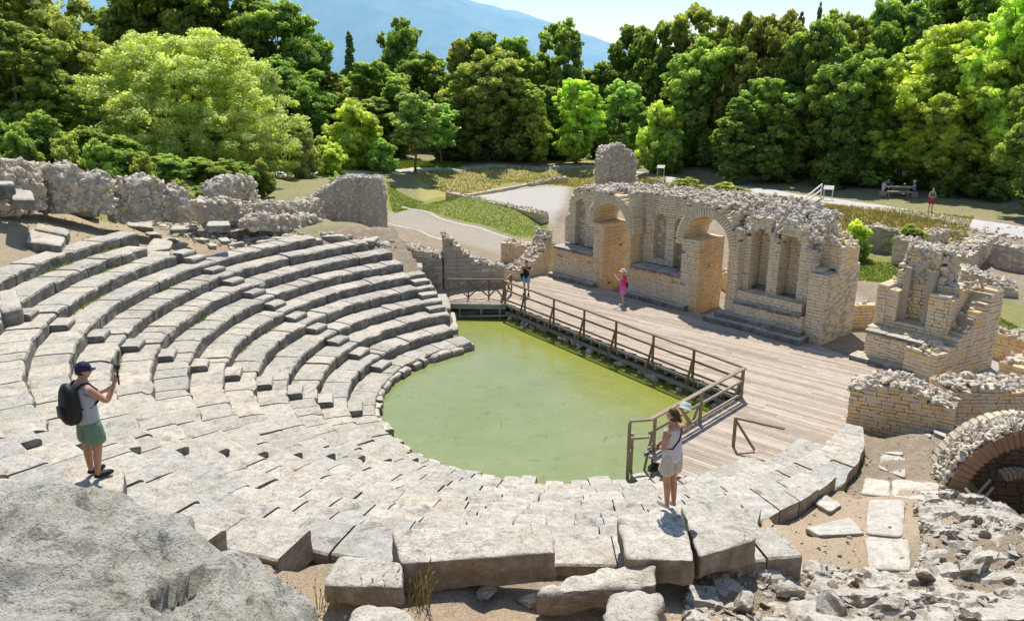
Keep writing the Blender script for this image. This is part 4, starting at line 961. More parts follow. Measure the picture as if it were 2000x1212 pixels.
# ------------------------------------------------------------------ wooden stage floor
def wood(name, a, b_, c_, rough=.75):
    m, nt, b = mat(name, rough); p = N(nt, 'ShaderNodeTexCoord').outputs['Object']
    n = noise_(nt, p, 3, 8, .7); n2 = noise_(nt, p, 40, 4, .6)
    c = mix(nt, ramp(nt, n, [(.35,0),(.65,1)]), a, b_); c = mix(nt, ramp(nt, n2, [(.3,.6),(.5,0)]), c, c_)
    c = mix(nt, 1, c, ramp(nt, attr(nt, 'tint'), [(0,.72),(1,1.14)]), 'MULTIPLY')
    nt.links.new(c, b.inputs['Base Color']); bump(nt, b, n2, .3, .006); return m
M['board'] = wood('grey_pink_boards', (.47,.38,.285), (.58,.48,.375), (.28,.215,.15))
M['rail'] = wood('brown_rail_wood', (.22,.145,.08), (.30,.205,.12), (.12,.075,.04))
M['railpale'] = wood('weathered_rail_wood', (.34,.27,.18), (.42,.34,.24), (.2,.15,.1))
M['beam'] = wood('grey_beam_wood', (.26,.24,.21), (.36,.34,.30), (.14,.12,.10))
pa, pb, pc = Vector((-.36,35.57,0)), Vector((7.66,24.15,0)), Vector((3.84,20.08,0))
deckpoly = [tuple(pa[:2]), tuple(pb[:2]), tuple(pc[:2]), (4.3,18.7), (10.1,19.7), (14.3,21.0), (15.6,23.8), tuple(ws(13.4,-.4)[:2]), tuple(ws(11.5,-.05)[:2]), tuple(ws(-3.3,.0)[:2]), (1.2,42.6), (-.7,41.2), (-1.1,37.2)]
def board_field(mb, poly, ang, wd, z, th, lo=2.4, hi=4.2, gap=.012):
    d = Vector((math.cos(ang), math.sin(ang), 0)); n = Vector((-d.y, d.x, 0))
    V2 = [Vector((q[0], q[1], 0)) for q in poly]; vs_ = [q.dot(n) for q in V2]; v = min(vs_)+wd/2
    while v < max(vs_):
        xs = []
        for i in range(len(V2)):
            a, b = V2[i], V2[(i+1) % len(V2)]; va, vb = a.dot(n)-v, b.dot(n)-v
            if (va > 0) != (vb > 0): t = va/(va-vb); xs.append(a.dot(d)+(b.dot(d)-a.dot(d))*t)
        xs.sort()
        for x0, x1 in zip(xs[::2], xs[1::2]):
            x = x0; first = True
            while x < x1-.02:
                e = min(x1, x+rnd.uniform(lo, hi)*(rnd.random() if first else 1)+.3); first = False
                mb.box(d*((x+e)/2)+n*v+Vector((0,0,z-th/2+rnd.uniform(-.003,.003))), ((e-x)/2-.004, wd/2-gap/2, th/2), (d, n, Vector((0,0,1))), .001)
                x = e
        v += wd
T = empty('stage_floor', (5,32,0), 'broad wooden stage floor of weathered grey boards between the pond and the arched wall', 'stage floor')
mb = MB(); board_field(mb, deckpoly, R(-42), .15, 0, .04); mb.build('floor_board', M['board'], T)
mb = MB()
def along(a, b, off, z, w_, h_, mb_): 
    u = (b-a).normalized(); n = Vector((-u.y, u.x, 0)); mb_.bar(a+n*off+Vector((0,0,z)), b+n*off+Vector((0,0,z)), w_, h_)
for a, b in ((pa, pb), (pb, pc)):
    along(a, b, .06, -.47, .09, .16, mb); along(a, b, .5, -.16, .1, .2, mb); along(a, b, -.1, -.07, .06, .10, mb)
    u = (b-a).normalized(); n = Vector((-u.y, u.x, 0)); L = (b-a).length; s = .2
    while s < L: mb.bar(a+u*s+n*-.16+Vector((0,0,-.13)), a+u*s+n*1.4+Vector((0,0,-.13)), .07, .17); s += .52
    s = 1.0
    while s < L: mb.bar(a+u*s+n*.05+Vector((0,0,-1.3)), a+u*s+n*.05+Vector((0,0,-.2)), .12); s += 2.1
mb.build('joist', M['beam'], T)
mb = MB()      # boulders of the old stage foundation in the shade below the boards
for i in range(120):
    t = rnd.random(); q = pa.lerp(pb, t)+Vector((.82,.57,0))*rnd.uniform(-.05,.8); mb.rock(q+Vector((0,0,-.72+rnd.uniform(0,.16))), rnd.uniform(.1,.24), (1.3,.9,.6), 1, .3)
o = mb.build('foundation_stones', M['rubble']); tag(o, 'line of half drowned foundation stones in the shade under the stage edge', 'stones', kind='stuff')
mb = MB(); q0 = pa+Vector((.9,.65,0)); q1 = pb+Vector((1.2,.5,0)); mb.bar(q0+Vector((0,0,-.8)), q1+Vector((0,0,-.8)), .3, 1.1); q2 = pc+Vector((.75,-.5,0)); mb.bar(pb+Vector((.75,-.4,-.8)), q2+Vector((0,0,-.8)), .3, 1.1)
mb.build('back_wall', M['rubble'], T)
def post(r, q, h=1.02, w_=.085, mt='rail', brace=None, low=-.25):
    mb = MB(); mb.bar(q+Vector((0,0,low)), q+Vector((0,0,h)), w_); po = mb.build('post', M[mt], r)
    if brace is not None:
        mb = MB(); mb.bar(q+brace*.30+Vector((0,0,low+.02)), q+brace*.05+Vector((0,0,h*.62)), w_*.75); mb.build('brace', M[mt], po)
def rail(r, a, b, z, w_=.075, h_=.06, mt='rail', name='rail'):
    mb = MB(); n = max(1, int((b-a).length/2.6))
    for i in range(n): p0, p1 = a.lerp(b, i/n), a.lerp(b, (i+1)/n); mb.bar(p0+Vector((0,0,z+rnd.uniform(-.008,.008))), p1+Vector((0,0,z+rnd.uniform(-.008,.008))), w_, h_)
    mb.build(name, M[mt], r)
u = (pb-pa).normalized(); no = Vector((u.y, -u.x, 0)); no = no if no.x < 0 else -no
r = empty('wooden_railing', pa+u*7, 'long brown wooden railing along the stage edge above the pond', 'railing')
for s in (.05,1.65,3.77,5.8,7.73,9.77,11.75,13.9): post(r, pa+u*s, brace=no)
rail(r, pa, pb, 1.03, .10, .05, name='top_rail'); rail(r, pa, pb, .62, .05, .07, name='middle_rail'); rail(r, pa, pb, .16, .05, .07, name='bottom_rail')
u2 = (pc-pb).normalized(); n2_ = Vector((-u2.y, u2.x, 0)); n2_ = n2_ if n2_.x < 0 else -n2_
r = empty('wooden_railing', pb.lerp(pc, .5), 'pale sunlit wooden railing across the near end of the pond beside the woman', 'railing')
for s in (.12,2.75,5.3): post(r, pb+u2*s, brace=n2_, mt='railpale', low=-.3 if s < 5 else -.9)
post(r, pc+u2*.45+n2_*.35, 1.0, mt='railpale', low=-.8); post(r, pc+u2*.0+n2_*.55, .45, mt='railpale', low=-.9)
rail(r, pb, pc, 1.04, .13, .05, 'railpale', 'top_rail'); rail(r, pb, pc, .62, .05, .08, 'railpale', 'middle_rail'); rail(r, pb, pc, .14, .05, .08, 'railpale', 'bottom_rail')
rail(r, pc, pc+u2*.45+n2_*.35, 1.04, .12, .05, 'railpale', 'top_rail'); rail(r, pc, pc+u2*.45+n2_*.35, .5, .06, .07, 'railpale', 'middle_rail')
rail(r, pc+n2_*.55, pc+u2*.45+n2_*.35, .0, .06, .07, 'railpale', 'bottom_rail')
# footbridge and its two crossed railings
b0, b1, b2, b3 = P(868,592,0), P(988,594,0), P(1003,558,0), P(842,560,0)
r = empty('footbridge', (b0+b2)/2, 'short wooden footbridge between the seat rows and the stage', 'footbridge')
mb = MB(); board_field(mb, [b0, b1, b2, b3], R(48), .15, .012, .04, 3, 5); mb.build('floor_board', M['board'], r)
mb = MB(); mb.bar(b0+Vector((0,0,-.13)), b1+Vector((0,0,-.13)), .1, .22); mb.bar(b0+Vector((0,.4,-.5)), b1+Vector((0,.3,-.45)), .08, .1); mb.bar(b0+Vector((.6,-.1,-.62)), b1+Vector((0,-.15,-.5)), .07, .08)
for t in (.25,.6,.9): q = b0.lerp(b1, t); mb.bar(q+Vector((0,0,-1.3)), q+Vector((0,0,-.1)), .09)
mb.build('beam', M['beam'], r)
def xrail(lab, pts, z=1.0):
    c = sum(pts, Vector())/len(pts); r = empty('crossed_railing', c, lab, 'railing')
    for q in pts: post(r, q, z, .075, low=-.1)
    for a, b in zip(pts, pts[1:]):
        for p0, p1 in ((a+Vector((0,0,.08)), b+Vector((0,0,z-.08))), (a+Vector((0,0,z-.08)), b+Vector((0,0,.08)))):
            mb = MB(); mb.bar(p0, p1, .05, .06); mb.build('cross_brace', M['rail'], r)
    rail(r, pts[0], pts[-1], z, .09, .05, name='top_rail')
xrail('crossed wooden railing on the near side of the footbridge', [P(x, y, 0) for x, y in ((875,584),(915,583),(955,582),(983,585))])
xrail('crossed wooden railing on the far side of the footbridge', [P(x, y, 0) for x, y in ((843,560),(866,560),(900,560),(934,560))], .98)
xrail('short piece of crossed railing at the far corner beside the long railing', [P(983,585,0)+Vector((.1,.1,0)), P(999,572,0)], .95)
q = P(1432,872,0)
r = empty('railing_end', q, 'small dark wooden railing end half hidden behind the worn rows', 'railing'); e = q+Vector((1.15,-.72,0))
post(r, q, .92, .08); rail(r, q, e, .9, .07, .05, name='top_rail'); mb = MB(); mb.bar(q+Vector((0,0,.85)), q.lerp(e,.45)+Vector((0,0,.05)), .05, .06); mb.build('brace', M['rail'], r)
# white hand rail and information boards on the path
M['whitewood'] = plain('pale_paint', (.68,.66,.60), .6)
a = P(1562,414,1.0); b = P(1603,383,1.5)
r = empty('handrail', a, 'pale handrail of two slanting bars beside the path steps', 'handrail')
for dz in (.95, .55): mb = MB(); mb.bar(a+Vector((0,0,dz-.2)), b+Vector((0,0,dz-.05)), .09); mb.build('bar', M['whitewood'], r)
for q, h in ((a, .8), (b, .95)): mb = MB(); mb.bar(q+Vector((0,0,-.3)), q+Vector((0,0,h)), .09); mb.build('post', M['whitewood'], r)
for px, py, lab in ((1290,346,'small white information board on two legs by the path near the rubble pinnacle'), (1616,392,'small white information board on two legs by the path near the handrail')):
    q = PG(px, py); r = empty('information_board', q, lab, 'sign', 'information boards along the path')
    mb = MB(); d = Vector((1,-.5,0)).normalized(); n = Vector((.45,.9,0)); n.normalize(); ax = (d, (n*.8+Vector((0,0,.6))).normalized(), (Vector((0,0,.8))-n*.6).normalized())
    mb.box(q+Vector((0,0,.95)), (.36,.20,.025), ax); mb.build('panel', M['whitewood'], r)
    for s in (-.3,.3): mb = MB(); mb.bar(q+d*s+Vector((0,0,-.1)), q+d*s+Vector((0,0,.95)), .05); mb.build('leg', M['whitewood'], r)
# picnic table
q = PG(1752,384); r = empty('picnic_table', q, 'pale picnic table in the tree shade with people sitting at it', 'table')
u_ = Vector((1,-.25,0)).normalized(); v_ = Vector((.25,1,0)).normalized(); M['pale'] = wood('pale_table_wood', (.5,.4,.28), (.6,.5,.36), (.3,.22,.14))  # one pale wood for table, benches and stools
for nm, off, z, w_ in (('table_top',0,.75,.75),('bench',.72,.45,.28),('bench',-.72,.45,.28)):
    mb = MB(); mb.box(q+v_*off+Vector((0,0,z)), (.95,w_/2,.03), (u_, v_, Vector((0,0,1)))); mb.build(nm, M['pale'], r)
for s in (-.7,.7):
    mb = MB(); mb.bar(q+u_*s-v_*.7, q+u_*s+v_*.25+Vector((0,0,.72)), .07); mb.bar(q+u_*s+v_*.7, q+u_*s-v_*.25+Vector((0,0,.72)), .07); mb.bar(q+u_*s-v_*.8+Vector((0,0,.4)), q+u_*s+v_*.8+Vector((0,0,.4)), .06); mb.build('leg_frame', M['pale'], r)
# ------------------------------------------------------------------ people
def skin_mesh(vs, es, rs, root=0, sub=2):
    me = bpy.data.meshes.new('tmp'); me.from_pydata(vs, es, []); o = bpy.data.objects.new('tmp', me); COL.objects.link(o)
    o.modifiers.new('s', 'SKIN'); sv = me.skin_vertices[0].data
    for i, r in enumerate(rs): sv[i].radius = r if isinstance(r, tuple) else (r, r); sv[i].use_root = (i == root)
    mo = o.modifiers.new('u', 'SUBSURF'); mo.levels = sub; mo.render_levels = sub
    bpy.context.view_layer.update(); dg = bpy.context.evaluated_depsgraph_get()
    m2 = bpy.data.meshes.new_from_object(o.evaluated_get(dg)); bpy.data.objects.remove(o); bpy.data.meshes.remove(me); m2.materials.clear(); return m2
class Graph:
    def __init__(s): s.v = []; s.e = []; s.r = []
    def p(s, co, r, link=None): s.v.append(tuple(co)); s.r.append(r); i = len(s.v)-1; (s.e.append((link, i)) if link is not None else None); return i
def skinmat(name, col): 
    m = plain(name, col, .55, .12, 12, .1); return m
SKIN = skinmat('tanned_skin', (.52,.27,.16)); SKIN2 = skinmat('light_skin', (.62,.38,.27)); 
def hand(g, wr, dirv, palm_n, w_i, grip=.6):
    """palm and five fingers rooted in it; palm_n is where the fingers curl to"""
    d = dirv.normalized(); nrm = palm_n.normalized(); side = d.cross(nrm).normalized()
    pc_ = wr+d*.05; k = g.p(pc_, (.030,.018), w_i)
    for j, (o_, L) in enumerate(((-.030,.068),(-.010,.078),(.011,.073),(.031,.058))):
        b = pc_+d*.045+side*o_; a1 = b+(d*(1-grip*.6)+nrm*grip).normalized()*L*.5; a2 = a1+(d*(.55-grip)+nrm*(.5+grip)).normalized()*L*.5
        i = g.p(b, .011, k); i = g.p(a1, .009, i); g.p(a2, .007, i)
    i = g.p(pc_-side*.030+nrm*.012, .012, k); i = g.p(pc_-side*.045+d*.03+nrm*.03, .010, i); g.p(pc_-side*.04+d*.055+nrm*.045, .008, i)
def build_person(name_lab, loc, rz, ht, J, skin, cloth, hair, extras, group=None, female=False, bulk=1.0):
    """J: joints in the figure's own frame (facing +Y, right is +X), metres for a 1.75 m figure"""
    r = empty('person', loc, name_lab, 'person', group, rz); S = ht/1.75
    D = dict(pelvis=(0,0,.96), waist=(0,0,1.10), chest=(0,0,1.29), nb=(0,-.005,1.435), neck=(0,.01,1.50), head=(0,.03,1.61),
             rh=(.09,0,.90), rk=(.105,.02,.50), ra=(.11,-.03,.09), rt=(.125,.13,.025), lh=(-.09,0,.90), lk=(-.105,.02,.50), la=(-.11,-.03,.09), lt=(-.125,.13,.025),
             rs=(.175,-.01,1.405), re=(.23,-.03,1.12), rw=(.24,.08,.88), ls=(-.175,-.01,1.405), le=(-.23,-.03,1.12), lw=(-.24,.08,.88), rp=(-.5,.5,0), lp=(.5,.5,0), rg=.35, lg=.35)
    D.update(J); D = {k: (Vector(v) if isinstance(v, tuple) else v) for k, v in D.items()}
    sw = .155 if female else .175
    if 'rs' not in J: D['rs'].x = sw
    if 'ls' not in J: D['ls'].x = -sw
    g = Graph(); pel = g.p(D['pelvis'], (.135,.10)); wa = g.p(D['waist'], (.105,.085) if female else (.125,.095), pel); ch = g.p(D['chest'], (.125,.095) if female else (.155,.11), wa)
    nb = g.p(D['nb'], (.075,.06), ch); nk = g.p(D['neck'], .05, nb); hd = g.p(D['head'], .06, nk)
    for s in 'rl':
        h = g.p(D[s+'h'], .085, pel); mid = (D[s+'h']+D[s+'k'])/2; m_ = g.p(mid, .075, h); k = g.p(D[s+'k'], .055, m_); cf = g.p(D[s+'k'].lerp(D[s+'a'], .32)+Vector((0,-.012,0)), .055, k); a = g.p(D[s+'a'], .034, cf); hl = g.p(D[s+'a']+Vector((0,0,-.055)), .034, a); g.p(D[s+'t'], (.036,.024), hl)
        sh = g.p(D[s+'s'], .055, nb); m_ = g.p(D[s+'s'].lerp(D[s+'e'], .5), .044, sh); el = g.p(D[s+'e'], .037, m_); fa = g.p(D[s+'e'].lerp(D[s+'w'], .35), .038, el); w_ = g.p(D[s+'w'], .024, fa)
        hand(g, D[s+'w'], D[s+'w']-D[s+'e'], D[s+'p'], w_, D[s+'g'])
    me = skin_mesh(g.v, g.e, [tuple(c*bulk for c in q) if isinstance(q, tuple) else (q*bulk if q > .02 else q) for q in g.r])
    # head with face, joined to the same body mesh
    bm = bmesh.new(); bm.from_mesh(me); hc = D['head']; n0 = len(bm.verts)
    ret = bmesh.ops.create_uvsphere(bm, u_segments=28, v_segments=20, radius=1)
    hr = Matrix.Rotation(D.get('turn', 0), 3, 'Z')
    for v in ret['verts']:
        p = v.co.copy(); x, y, z = p
        q = Vector((x*.076, y*.096, z*.118))
        if z < 0: q.x *= 1-.28*(-z)**1.5; q.y *= 1-.12*(-z); 
        if y > 0 and z < -.2: q.y += .012*(-z)
        if y > .5: 
            q.y += .024*math.exp(-((x/.16)**2+((z+.12)/.2)**2))                     # nose
            q.y -= .010*sum(math.exp(-(((x-e)/.14)**2+((z-.08)/.10)**2)) for e in (-.38,.38))   # eye hollows
            q.y += .006*math.exp(-((x/.3)**2+((z+.45)/.05)**2))-.004*math.exp(-((x/.28)**2+((z+.40)/.025)**2))   # lips
        if abs(x) > .9 and abs(z+.05) < .25 and abs(y) < .3: q.x *= 1.16                       # ears
        v.co = hc+hr @ (q+Vector((0,0,.015)))
    bm.to_mesh(me); bm.free()
    def fin(name, me, m, parent=r, smooth=True):
        me.transform(Matrix.Scale(S, 4)); o = link(name, me, m, parent, smooth); KIDS.setdefault(parent.name, []).append(o); return o
    body = fin('body', me, skin)
    # eyes
    mb = MB()
    for e in (-.030,.030): mb.rock(hc+hr @ Vector((e,.084,.026)), .011, (1,.6,.6), 1, 0)
    o = mb.build('eyes', EYE, None, True); o.data.transform(Matrix.Scale(S, 4)); o.parent = r
    # clothing
    def cl(name, g, m, root=0):
        me = skin_mesh(g.v, g.e, [tuple(c*bulk for c in q) if isinstance(q, tuple) else q*bulk for q in g.r], root, 3)
        for v in me.vertices:
            q = v.co; a = mn.noise(Vector((q.x*9+3, q.y*9, q.z*5)))*.010+mn.noise(Vector((q.x*20, q.y*20, q.z*11)))*.005
            v.co = q+Vector((q.x-D['pelvis'].x, q.y, 0)).normalized()*a
        return fin(name, me, m)
    if 'shirt' in cloth:
        m, sleeves = cloth['shirt']; g = Graph(); k = 1.0
        a0_ = g.p(D['pelvis']+Vector((0,0,-.16)), (.165,.132)); a = g.p(D['pelvis']+Vector((0,0,.0)), (.168,.134), a0_); b = g.p(D['waist'], (.150,.124) if female else (.160,.132), a); c = g.p(D['chest'], (.146,.118) if female else (.172,.128), b)
        t = g.p(D['nb']+Vector((0,0,-.045)), (.085,.072), c)
        for s in 'rl':
            sh = g.p(D[s+'s']+Vector((0,0,-.004)), .066 if sleeves else .052, t)
            if sleeves: g.p(D[s+'s'].lerp(D[s+'e'], sleeves), .062, sh)
            else: g.p(D[s+'s'].lerp(D[s+'e'], .10), .056, sh)
        cl('shirt', g, m)
    if 'shorts' in cloth:
        m, ln, wd = cloth['shorts']; g = Graph(); a = g.p(D['pelvis']+Vector((0,0,.10)), (.140,.110)); b = g.p(D['pelvis']+Vector((0,0,-.05)), (.155,.122), a)
        for s in 'rl':
            h = g.p(D[s+'h']+Vector((0,0,-.02)), .105, b); x = D[s+'h'].lerp(D[s+'k'], ln*.6); q = g.p(x, .098*wd, h); g.p(D[s+'h'].lerp(D[s+'k'], ln), .096*wd, q)
        cl('shorts', g, m)
    if 'skirt' in cloth:
        m, ln, wd = cloth['skirt']; mb = MB(); n = 28; vs = []
        for j, (zz, rx) in enumerate(((1.02,.135),(.95,.16),(.86,.175*wd),(.96-ln,.19*wd),(.955-ln,.18*wd))):
            for i in range(n): a = 2*math.pi*i/n; f = 1+.05*math.sin(a*7+j)*(j > 1); vs.append(Vector((math.cos(a)*rx*f, math.sin(a)*rx*.8*f, zz))+Vector((D['pelvis'].x, D['pelvis'].y, 0)))
        mb.add(vs, [(j*n+i, j*n+(i+1)%n, (j+1)*n+(i+1)%n, (j+1)*n+i) for j in range(4) for i in range(n)]); o = mb.build('skirt', m, None, True); o.data.transform(Matrix.Scale(S, 4)); o.parent = r
    # hair
    hm, style = hair; mb = MB(); vs0, fs0 = ICO[3]; vs = []
    for v in vs0:
        q = Vector((v.x*.086, v.y*.105-.006, v.z*.126+.02)); f = v.y > .25 and v.z < .45
        if f: q = q*.72
        if style == 'short' and v.z < -.35: q = q*.8
        q = q*(1+.06*mn.noise(v*5)); vs.append(hc+hr @ q)
    mb.add(vs, fs0)
    if style == 'bun': mb.rock(hc+hr @ Vector((0,-.11,-.035)), .052, (1,.9,1.15), 2, .12)
    if style == 'long': mb.rock(hc+hr @ Vector((0,-.07,-.10)), .09, (.95,.6,1.5), 2, .1)
    o = mb.build('hair', hm, None, True); o.data.transform(Matrix.Scale(S, 4)); o.parent = r
    for nm, m, fn in extras:
        mb = MB(); fn(mb, D, hc, hr); nm, lb = nm if isinstance(nm, tuple) else (nm, None)
        o = mb.build(nm, m, None, nm != 'camera'); o.data.transform(Matrix.Scale(S, 4))
        if lb:       # carried things stand on their own
            o.location = loc; o.rotation_euler = (0, 0, rz); tag(o, lb, nm.replace('_', ' '))
        else: o.parent = r
    if 'shoes' in cloth:
        for s in 'rl':
            mb = MB(); a = D[s+'a']; t = D[s+'t']; vs0, fs0 = ICO[2]; c_ = (Vector((a.x, a.y, t.z+.03))+t)/2; dd_ = (t-Vector((a.x, a.y, t.z))).normalized(); ss = Vector((-dd_.y, dd_.x, 0))
            mb.add([c_+dd_*(v.y*.145)+ss*(v.x*.052)+Vector((0,0,max(-.035, v.z*.055))) for v in vs0], fs0); o = mb.build('shoe', cloth['shoes'], None, True); o.data.transform(Matrix.Scale(S, 4)); o.parent = r
    return r
EYE = plain('eye_dark', (.05,.04,.035), .3, .1)
def cap(m_):
    def f(mb, D, hc, hr):
        vs0, fs0 = ICO[3]; vs = []
        for v in vs0:
            q = Vector((v.x*.093, v.y*.112, max(v.z, -.05)*.125+.035)); vs.append(hc+hr @ q)
        mb.add(vs, fs0)
        n = 12; vs = []
        for j in (0, 1):
            for i in range(n+1): a = math.pi*(.12+.76*i/n); rr = .075 if j == 0 else .085+.085*math.sin(a); vs.append(hc+hr @ Vector((math.cos(a)*.085, math.sin(a)*.09+(0 if j == 0 else .075*math.sin(a)), .045-(j*.018))))
        b = len(vs); vs += [q-Vector((0,0,.008)) for q in vs]
        mb.add(vs, [(i, i+1, n+2+i, n+1+i) for i in range(n)]+[(b+i, b+n+1+i, b+n+2+i, b+i+1) for i in range(n)]+[(n+1+i, n+2+i, b+n+2+i, b+n+1+i) for i in range(n)])
    return ('cap', m_, f)
def sunhat(m_, r_=.15):
    def f(mb, D, hc, hr):
        n = 24; vs = []
        for rr, z in ((.02,.155),(.07,.148),(.09,.10),(.095,.06),(r_,.035),(r_+.005,.028),(.095,.045)):
            for i in range(n): a = 2*math.pi*i/n; vs.append(hc+hr @ Vector((math.cos(a)*rr, math.sin(a)*rr*1.12, z+.012*math.sin(2*a)*(rr > .12))))
        mb.add(vs, [(j*n+i, j*n+(i+1)%n, (j+1)*n+(i+1)%n, (j+1)*n+i) for j in range(6) for i in range(n)]+[tuple(range(n))])
    return ('hat', m_, f)
def pack(m_, z0=1.2, sx=.155, sy=.115, sz=.27, y=-.19):
    def f(mb, D, hc, hr):
        vs0, fs0 = ICO[3]; e = 3.2; vs = []
        for v in vs0:
            k = (abs(v.x)**e+abs(v.y)**e+abs(v.z)**e)**(1/e); q = v/k
            t = 1-.30*max(0, q.z)**2-.08*max(0,-q.z)
            vs.append(Vector((D['chest'].x+q.x*sx*t, D['chest'].y+y+q.y*sy*(1-.25*q.z), z0+q.z*sz+.012*math.sin(q.x*9))))
        mb.add(vs, fs0)
        mb.box(Vector((0, D['chest'].y+y-sy*.95, z0-.10)), (sx*.62, .03, .085))
    return (('backpack', 'black backpack worn by the man filming on the seat rows'), m_, f)
def straps(m_):
    def f(mb, D, hc, hr):
        for s in (-1, 1):
            b = D['chest']; mb.tube([b+Vector((s*.10,-.13,.13)), b+Vector((s*.118,-.06,.185)), b+Vector((s*.12,.04,.17)), b+Vector((s*.13,.135,.05)), b+Vector((s*.15,.11,-.12)), b+Vector((s*.165,0,-.17)), b+Vector((s*.12,-.12,-.17))], .018, 8)
    return ('backpack_strap', m_, f)
black = plain('black_nylon', (.018,.020,.022), .55, .3, 25); grey = plain('grey_cotton', (.42,.42,.45), .9, .1, 40); green = plain('sage_green_cloth', (.17,.27,.17), .85, .12, 30)
navy = plain('navy_cloth', (.02,.025,.06), .7, .2, 30); brown = plain('brown_hair', (.07,.04,.022), .6, .4, 60); blackh = plain('black_hair', (.02,.015,.012), .5, .4, 60)
# man with the backpack
mp = P(190,927,4.22); px_block('stone_block', [(100,956),(240,960),(244,912),(132,900)], 4.21, .36, M['seat'], 'flat block the man with the backpack stands on', cuts=9, amp=.02, nexp=14)
def gimbal(mb, D, hc, hr):
    w_ = D['rw']+Vector((-.01,.06,.03)); mb.tube([w_+Vector((0,0,-.09)), w_+Vector((0,0,.14))], .014, 8); mb.box(w_+Vector((.0,.0,.185)), (.048,.022,.032)); mb.bar(w_+Vector((0,-.0,.12)), w_+Vector((.045,0,.18)), .018); mb.tube([w_+Vector((0,.02,.185)), w_+Vector((0,.045,.185))], .02, 10)
build_person('man in cap, grey tank top and green shorts, filming on the seat rows', mp, R(-38), 1.86,
    dict(re=(.26,.19,1.17), rw=(.185,.37,1.40), le=(-.27,.10,1.13), lw=(-.10,.33,1.20), rp=(-.8,.2,.1), lp=(.7,0,.3), rg=.95, lg=.7, rk=(.12,.03,.50), lk=(-.10,-.02,.50), head=(0,.045,1.61), turn=R(-22)),
    SKIN, dict(shirt=(grey, 0), shorts=(green, 1.0, 1.25), shoes=black), (brown, 'short'),
    [cap(navy), pack(black, sx=.17, sz=.30, y=-.21), straps(black), (('camera', 'small black camera on a stick held up by the man with the backpack'), black, gimbal)], bulk=1.17)
white_top = plain('off_white_cloth', (.60,.58,.60), .85, .1, 30); beige = plain('beige_linen', (.55,.49,.38), .9, .1, 30)
wp = P(1306,988,3.40)
def hat_in_hand(mb, D, hc, hr):
    c = D['rw']+Vector((.07,.03,.05)); n = 22; vs = []; ax = Vector((.5,.2,1)).normalized(); x = ax.cross(Vector((0,1,0))).normalized(); y = ax.cross(x)
    for rr, z in ((.02,.10),(.07,.095),(.09,.04),(.095,0),(.155,-.02),(.16,-.028),(.09,-.01)):
        for i in range(n): a = 2*math.pi*i/n; vs.append(c+x*(math.cos(a)*rr)+y*(math.sin(a)*rr)+ax*z)
    mb.add(vs, [(j*n+i, j*n+(i+1)%n, (j+1)*n+(i+1)%n, (j+1)*n+i) for j in range(6) for i in range(n)]+[tuple(range(n))])
def sling(mb, D, hc, hr):
    b = D['chest']; mb.tube([b+Vector((.10,.02,.165)), b+Vector((.10,-.09,.12)), b+Vector((.02,-.135,-.03)), b+Vector((-.10,-.12,-.17)), b+Vector((-.155,0,-.20)), b+Vector((-.12,.11,-.18))], .012, 8); mb.box(b+Vector((-.17,.10,-.20)), (.05,.03,.035))
build_person('woman in white sleeveless top and beige shorts with her hair in a bun', wp, R(30), 1.74,
    dict(re=(.41,.04,1.37), rw=(.33,.16,1.56), le=(-.235,-.05,1.13), lw=(-.15,.17,1.06), rp=(-.3,.6,.3), lp=(.9,.2,0), rg=.6, lg=.5, rk=(.075,.02,.50), lk=(-.075,.01,.50), ra=(.075,-.03,.09), la=(-.07,-.03,.09), rt=(.09,.13,.025), lt=(-.085,.13,.025), turn=R(30)),
    SKIN, dict(shirt=(white_top, 0), shorts=(beige, .78, 1.25), shoes=beige), (brown, 'bun'),
    [('sling_strap', black, sling), (('sun_hat', 'pale green sun hat held up by the woman with the bun'), plain('pale_green_straw', (.50,.55,.48), .9), hat_in_hand)], female=True, bulk=1.12)
pink = plain('hot_pink_cloth', (.75,.05,.20), .85, .1); lilac = plain('lilac_cloth', (.68,.18,.46), .85, .1); straw = plain('white_straw', (.7,.68,.6), .9)
def phone(mb, D, hc, hr): mb.box(D['rw']+Vector((-.05,.07,.05)), (.06,.012,.04))
def bag(mb, D, hc, hr): vs0, fs0 = ICO[2]; mb.add([Vector((.25+v.x*.10, -.12+v.y*.08, .93+v.z*.16)) for v in vs0], fs0); mb.tube([Vector((.24,-.1,1.05)), Vector((.16,-.08,1.42)), Vector((.1,.05,1.40))], .012, 6)
build_person('woman in hot pink top and lilac skirt, taking a photograph on the stage floor', P(1216,596,0), R(75), 1.74,
    dict(re=(.26,.20,1.22), rw=(.08,.40,1.44), le=(-.25,.20,1.24), lw=(-.07,.40,1.43), rg=.6, lg=.6), SKIN2, dict(shirt=(pink, .25), skirt=(lilac, .40, 1.0), shoes=straw), (brown, 'short'),
    [sunhat(straw), (('camera', 'dark camera held by the woman in pink'), black, phone), (('shoulder_bag', 'dark shoulder bag of the woman in pink'), navy, bag)], female=True)
blues = plain('pale_denim', (.22,.36,.52), .85, .12); blk = plain('black_cotton', (.02,.022,.03), .85, .2)
build_person('man in black shirt and pale blue shorts at the far left of the stage floor', P(1028,575,0), R(165), 1.72,
    dict(re=(.27,.12,1.18), rw=(.10,.30,1.40), le=(-.26,.12,1.18), lw=(-.08,.30,1.38), rg=.6, lg=.6), SKIN, dict(shirt=(blk, .45), shorts=(blues, .8, 1.12), shoes=blk), (blackh, 'short'), [(('camera', 'camera held up by the man in the black shirt'), black, phone), (('shoulder_bag', 'black shoulder bag of the man in the black shirt'), black, bag)])
red = plain('crimson_cloth', (.42,.02,.05), .85, .12); bw = plain('black_and_white_cloth', (.16,.15,.16), .85, .8, 9)
qr = PG(1816,416)
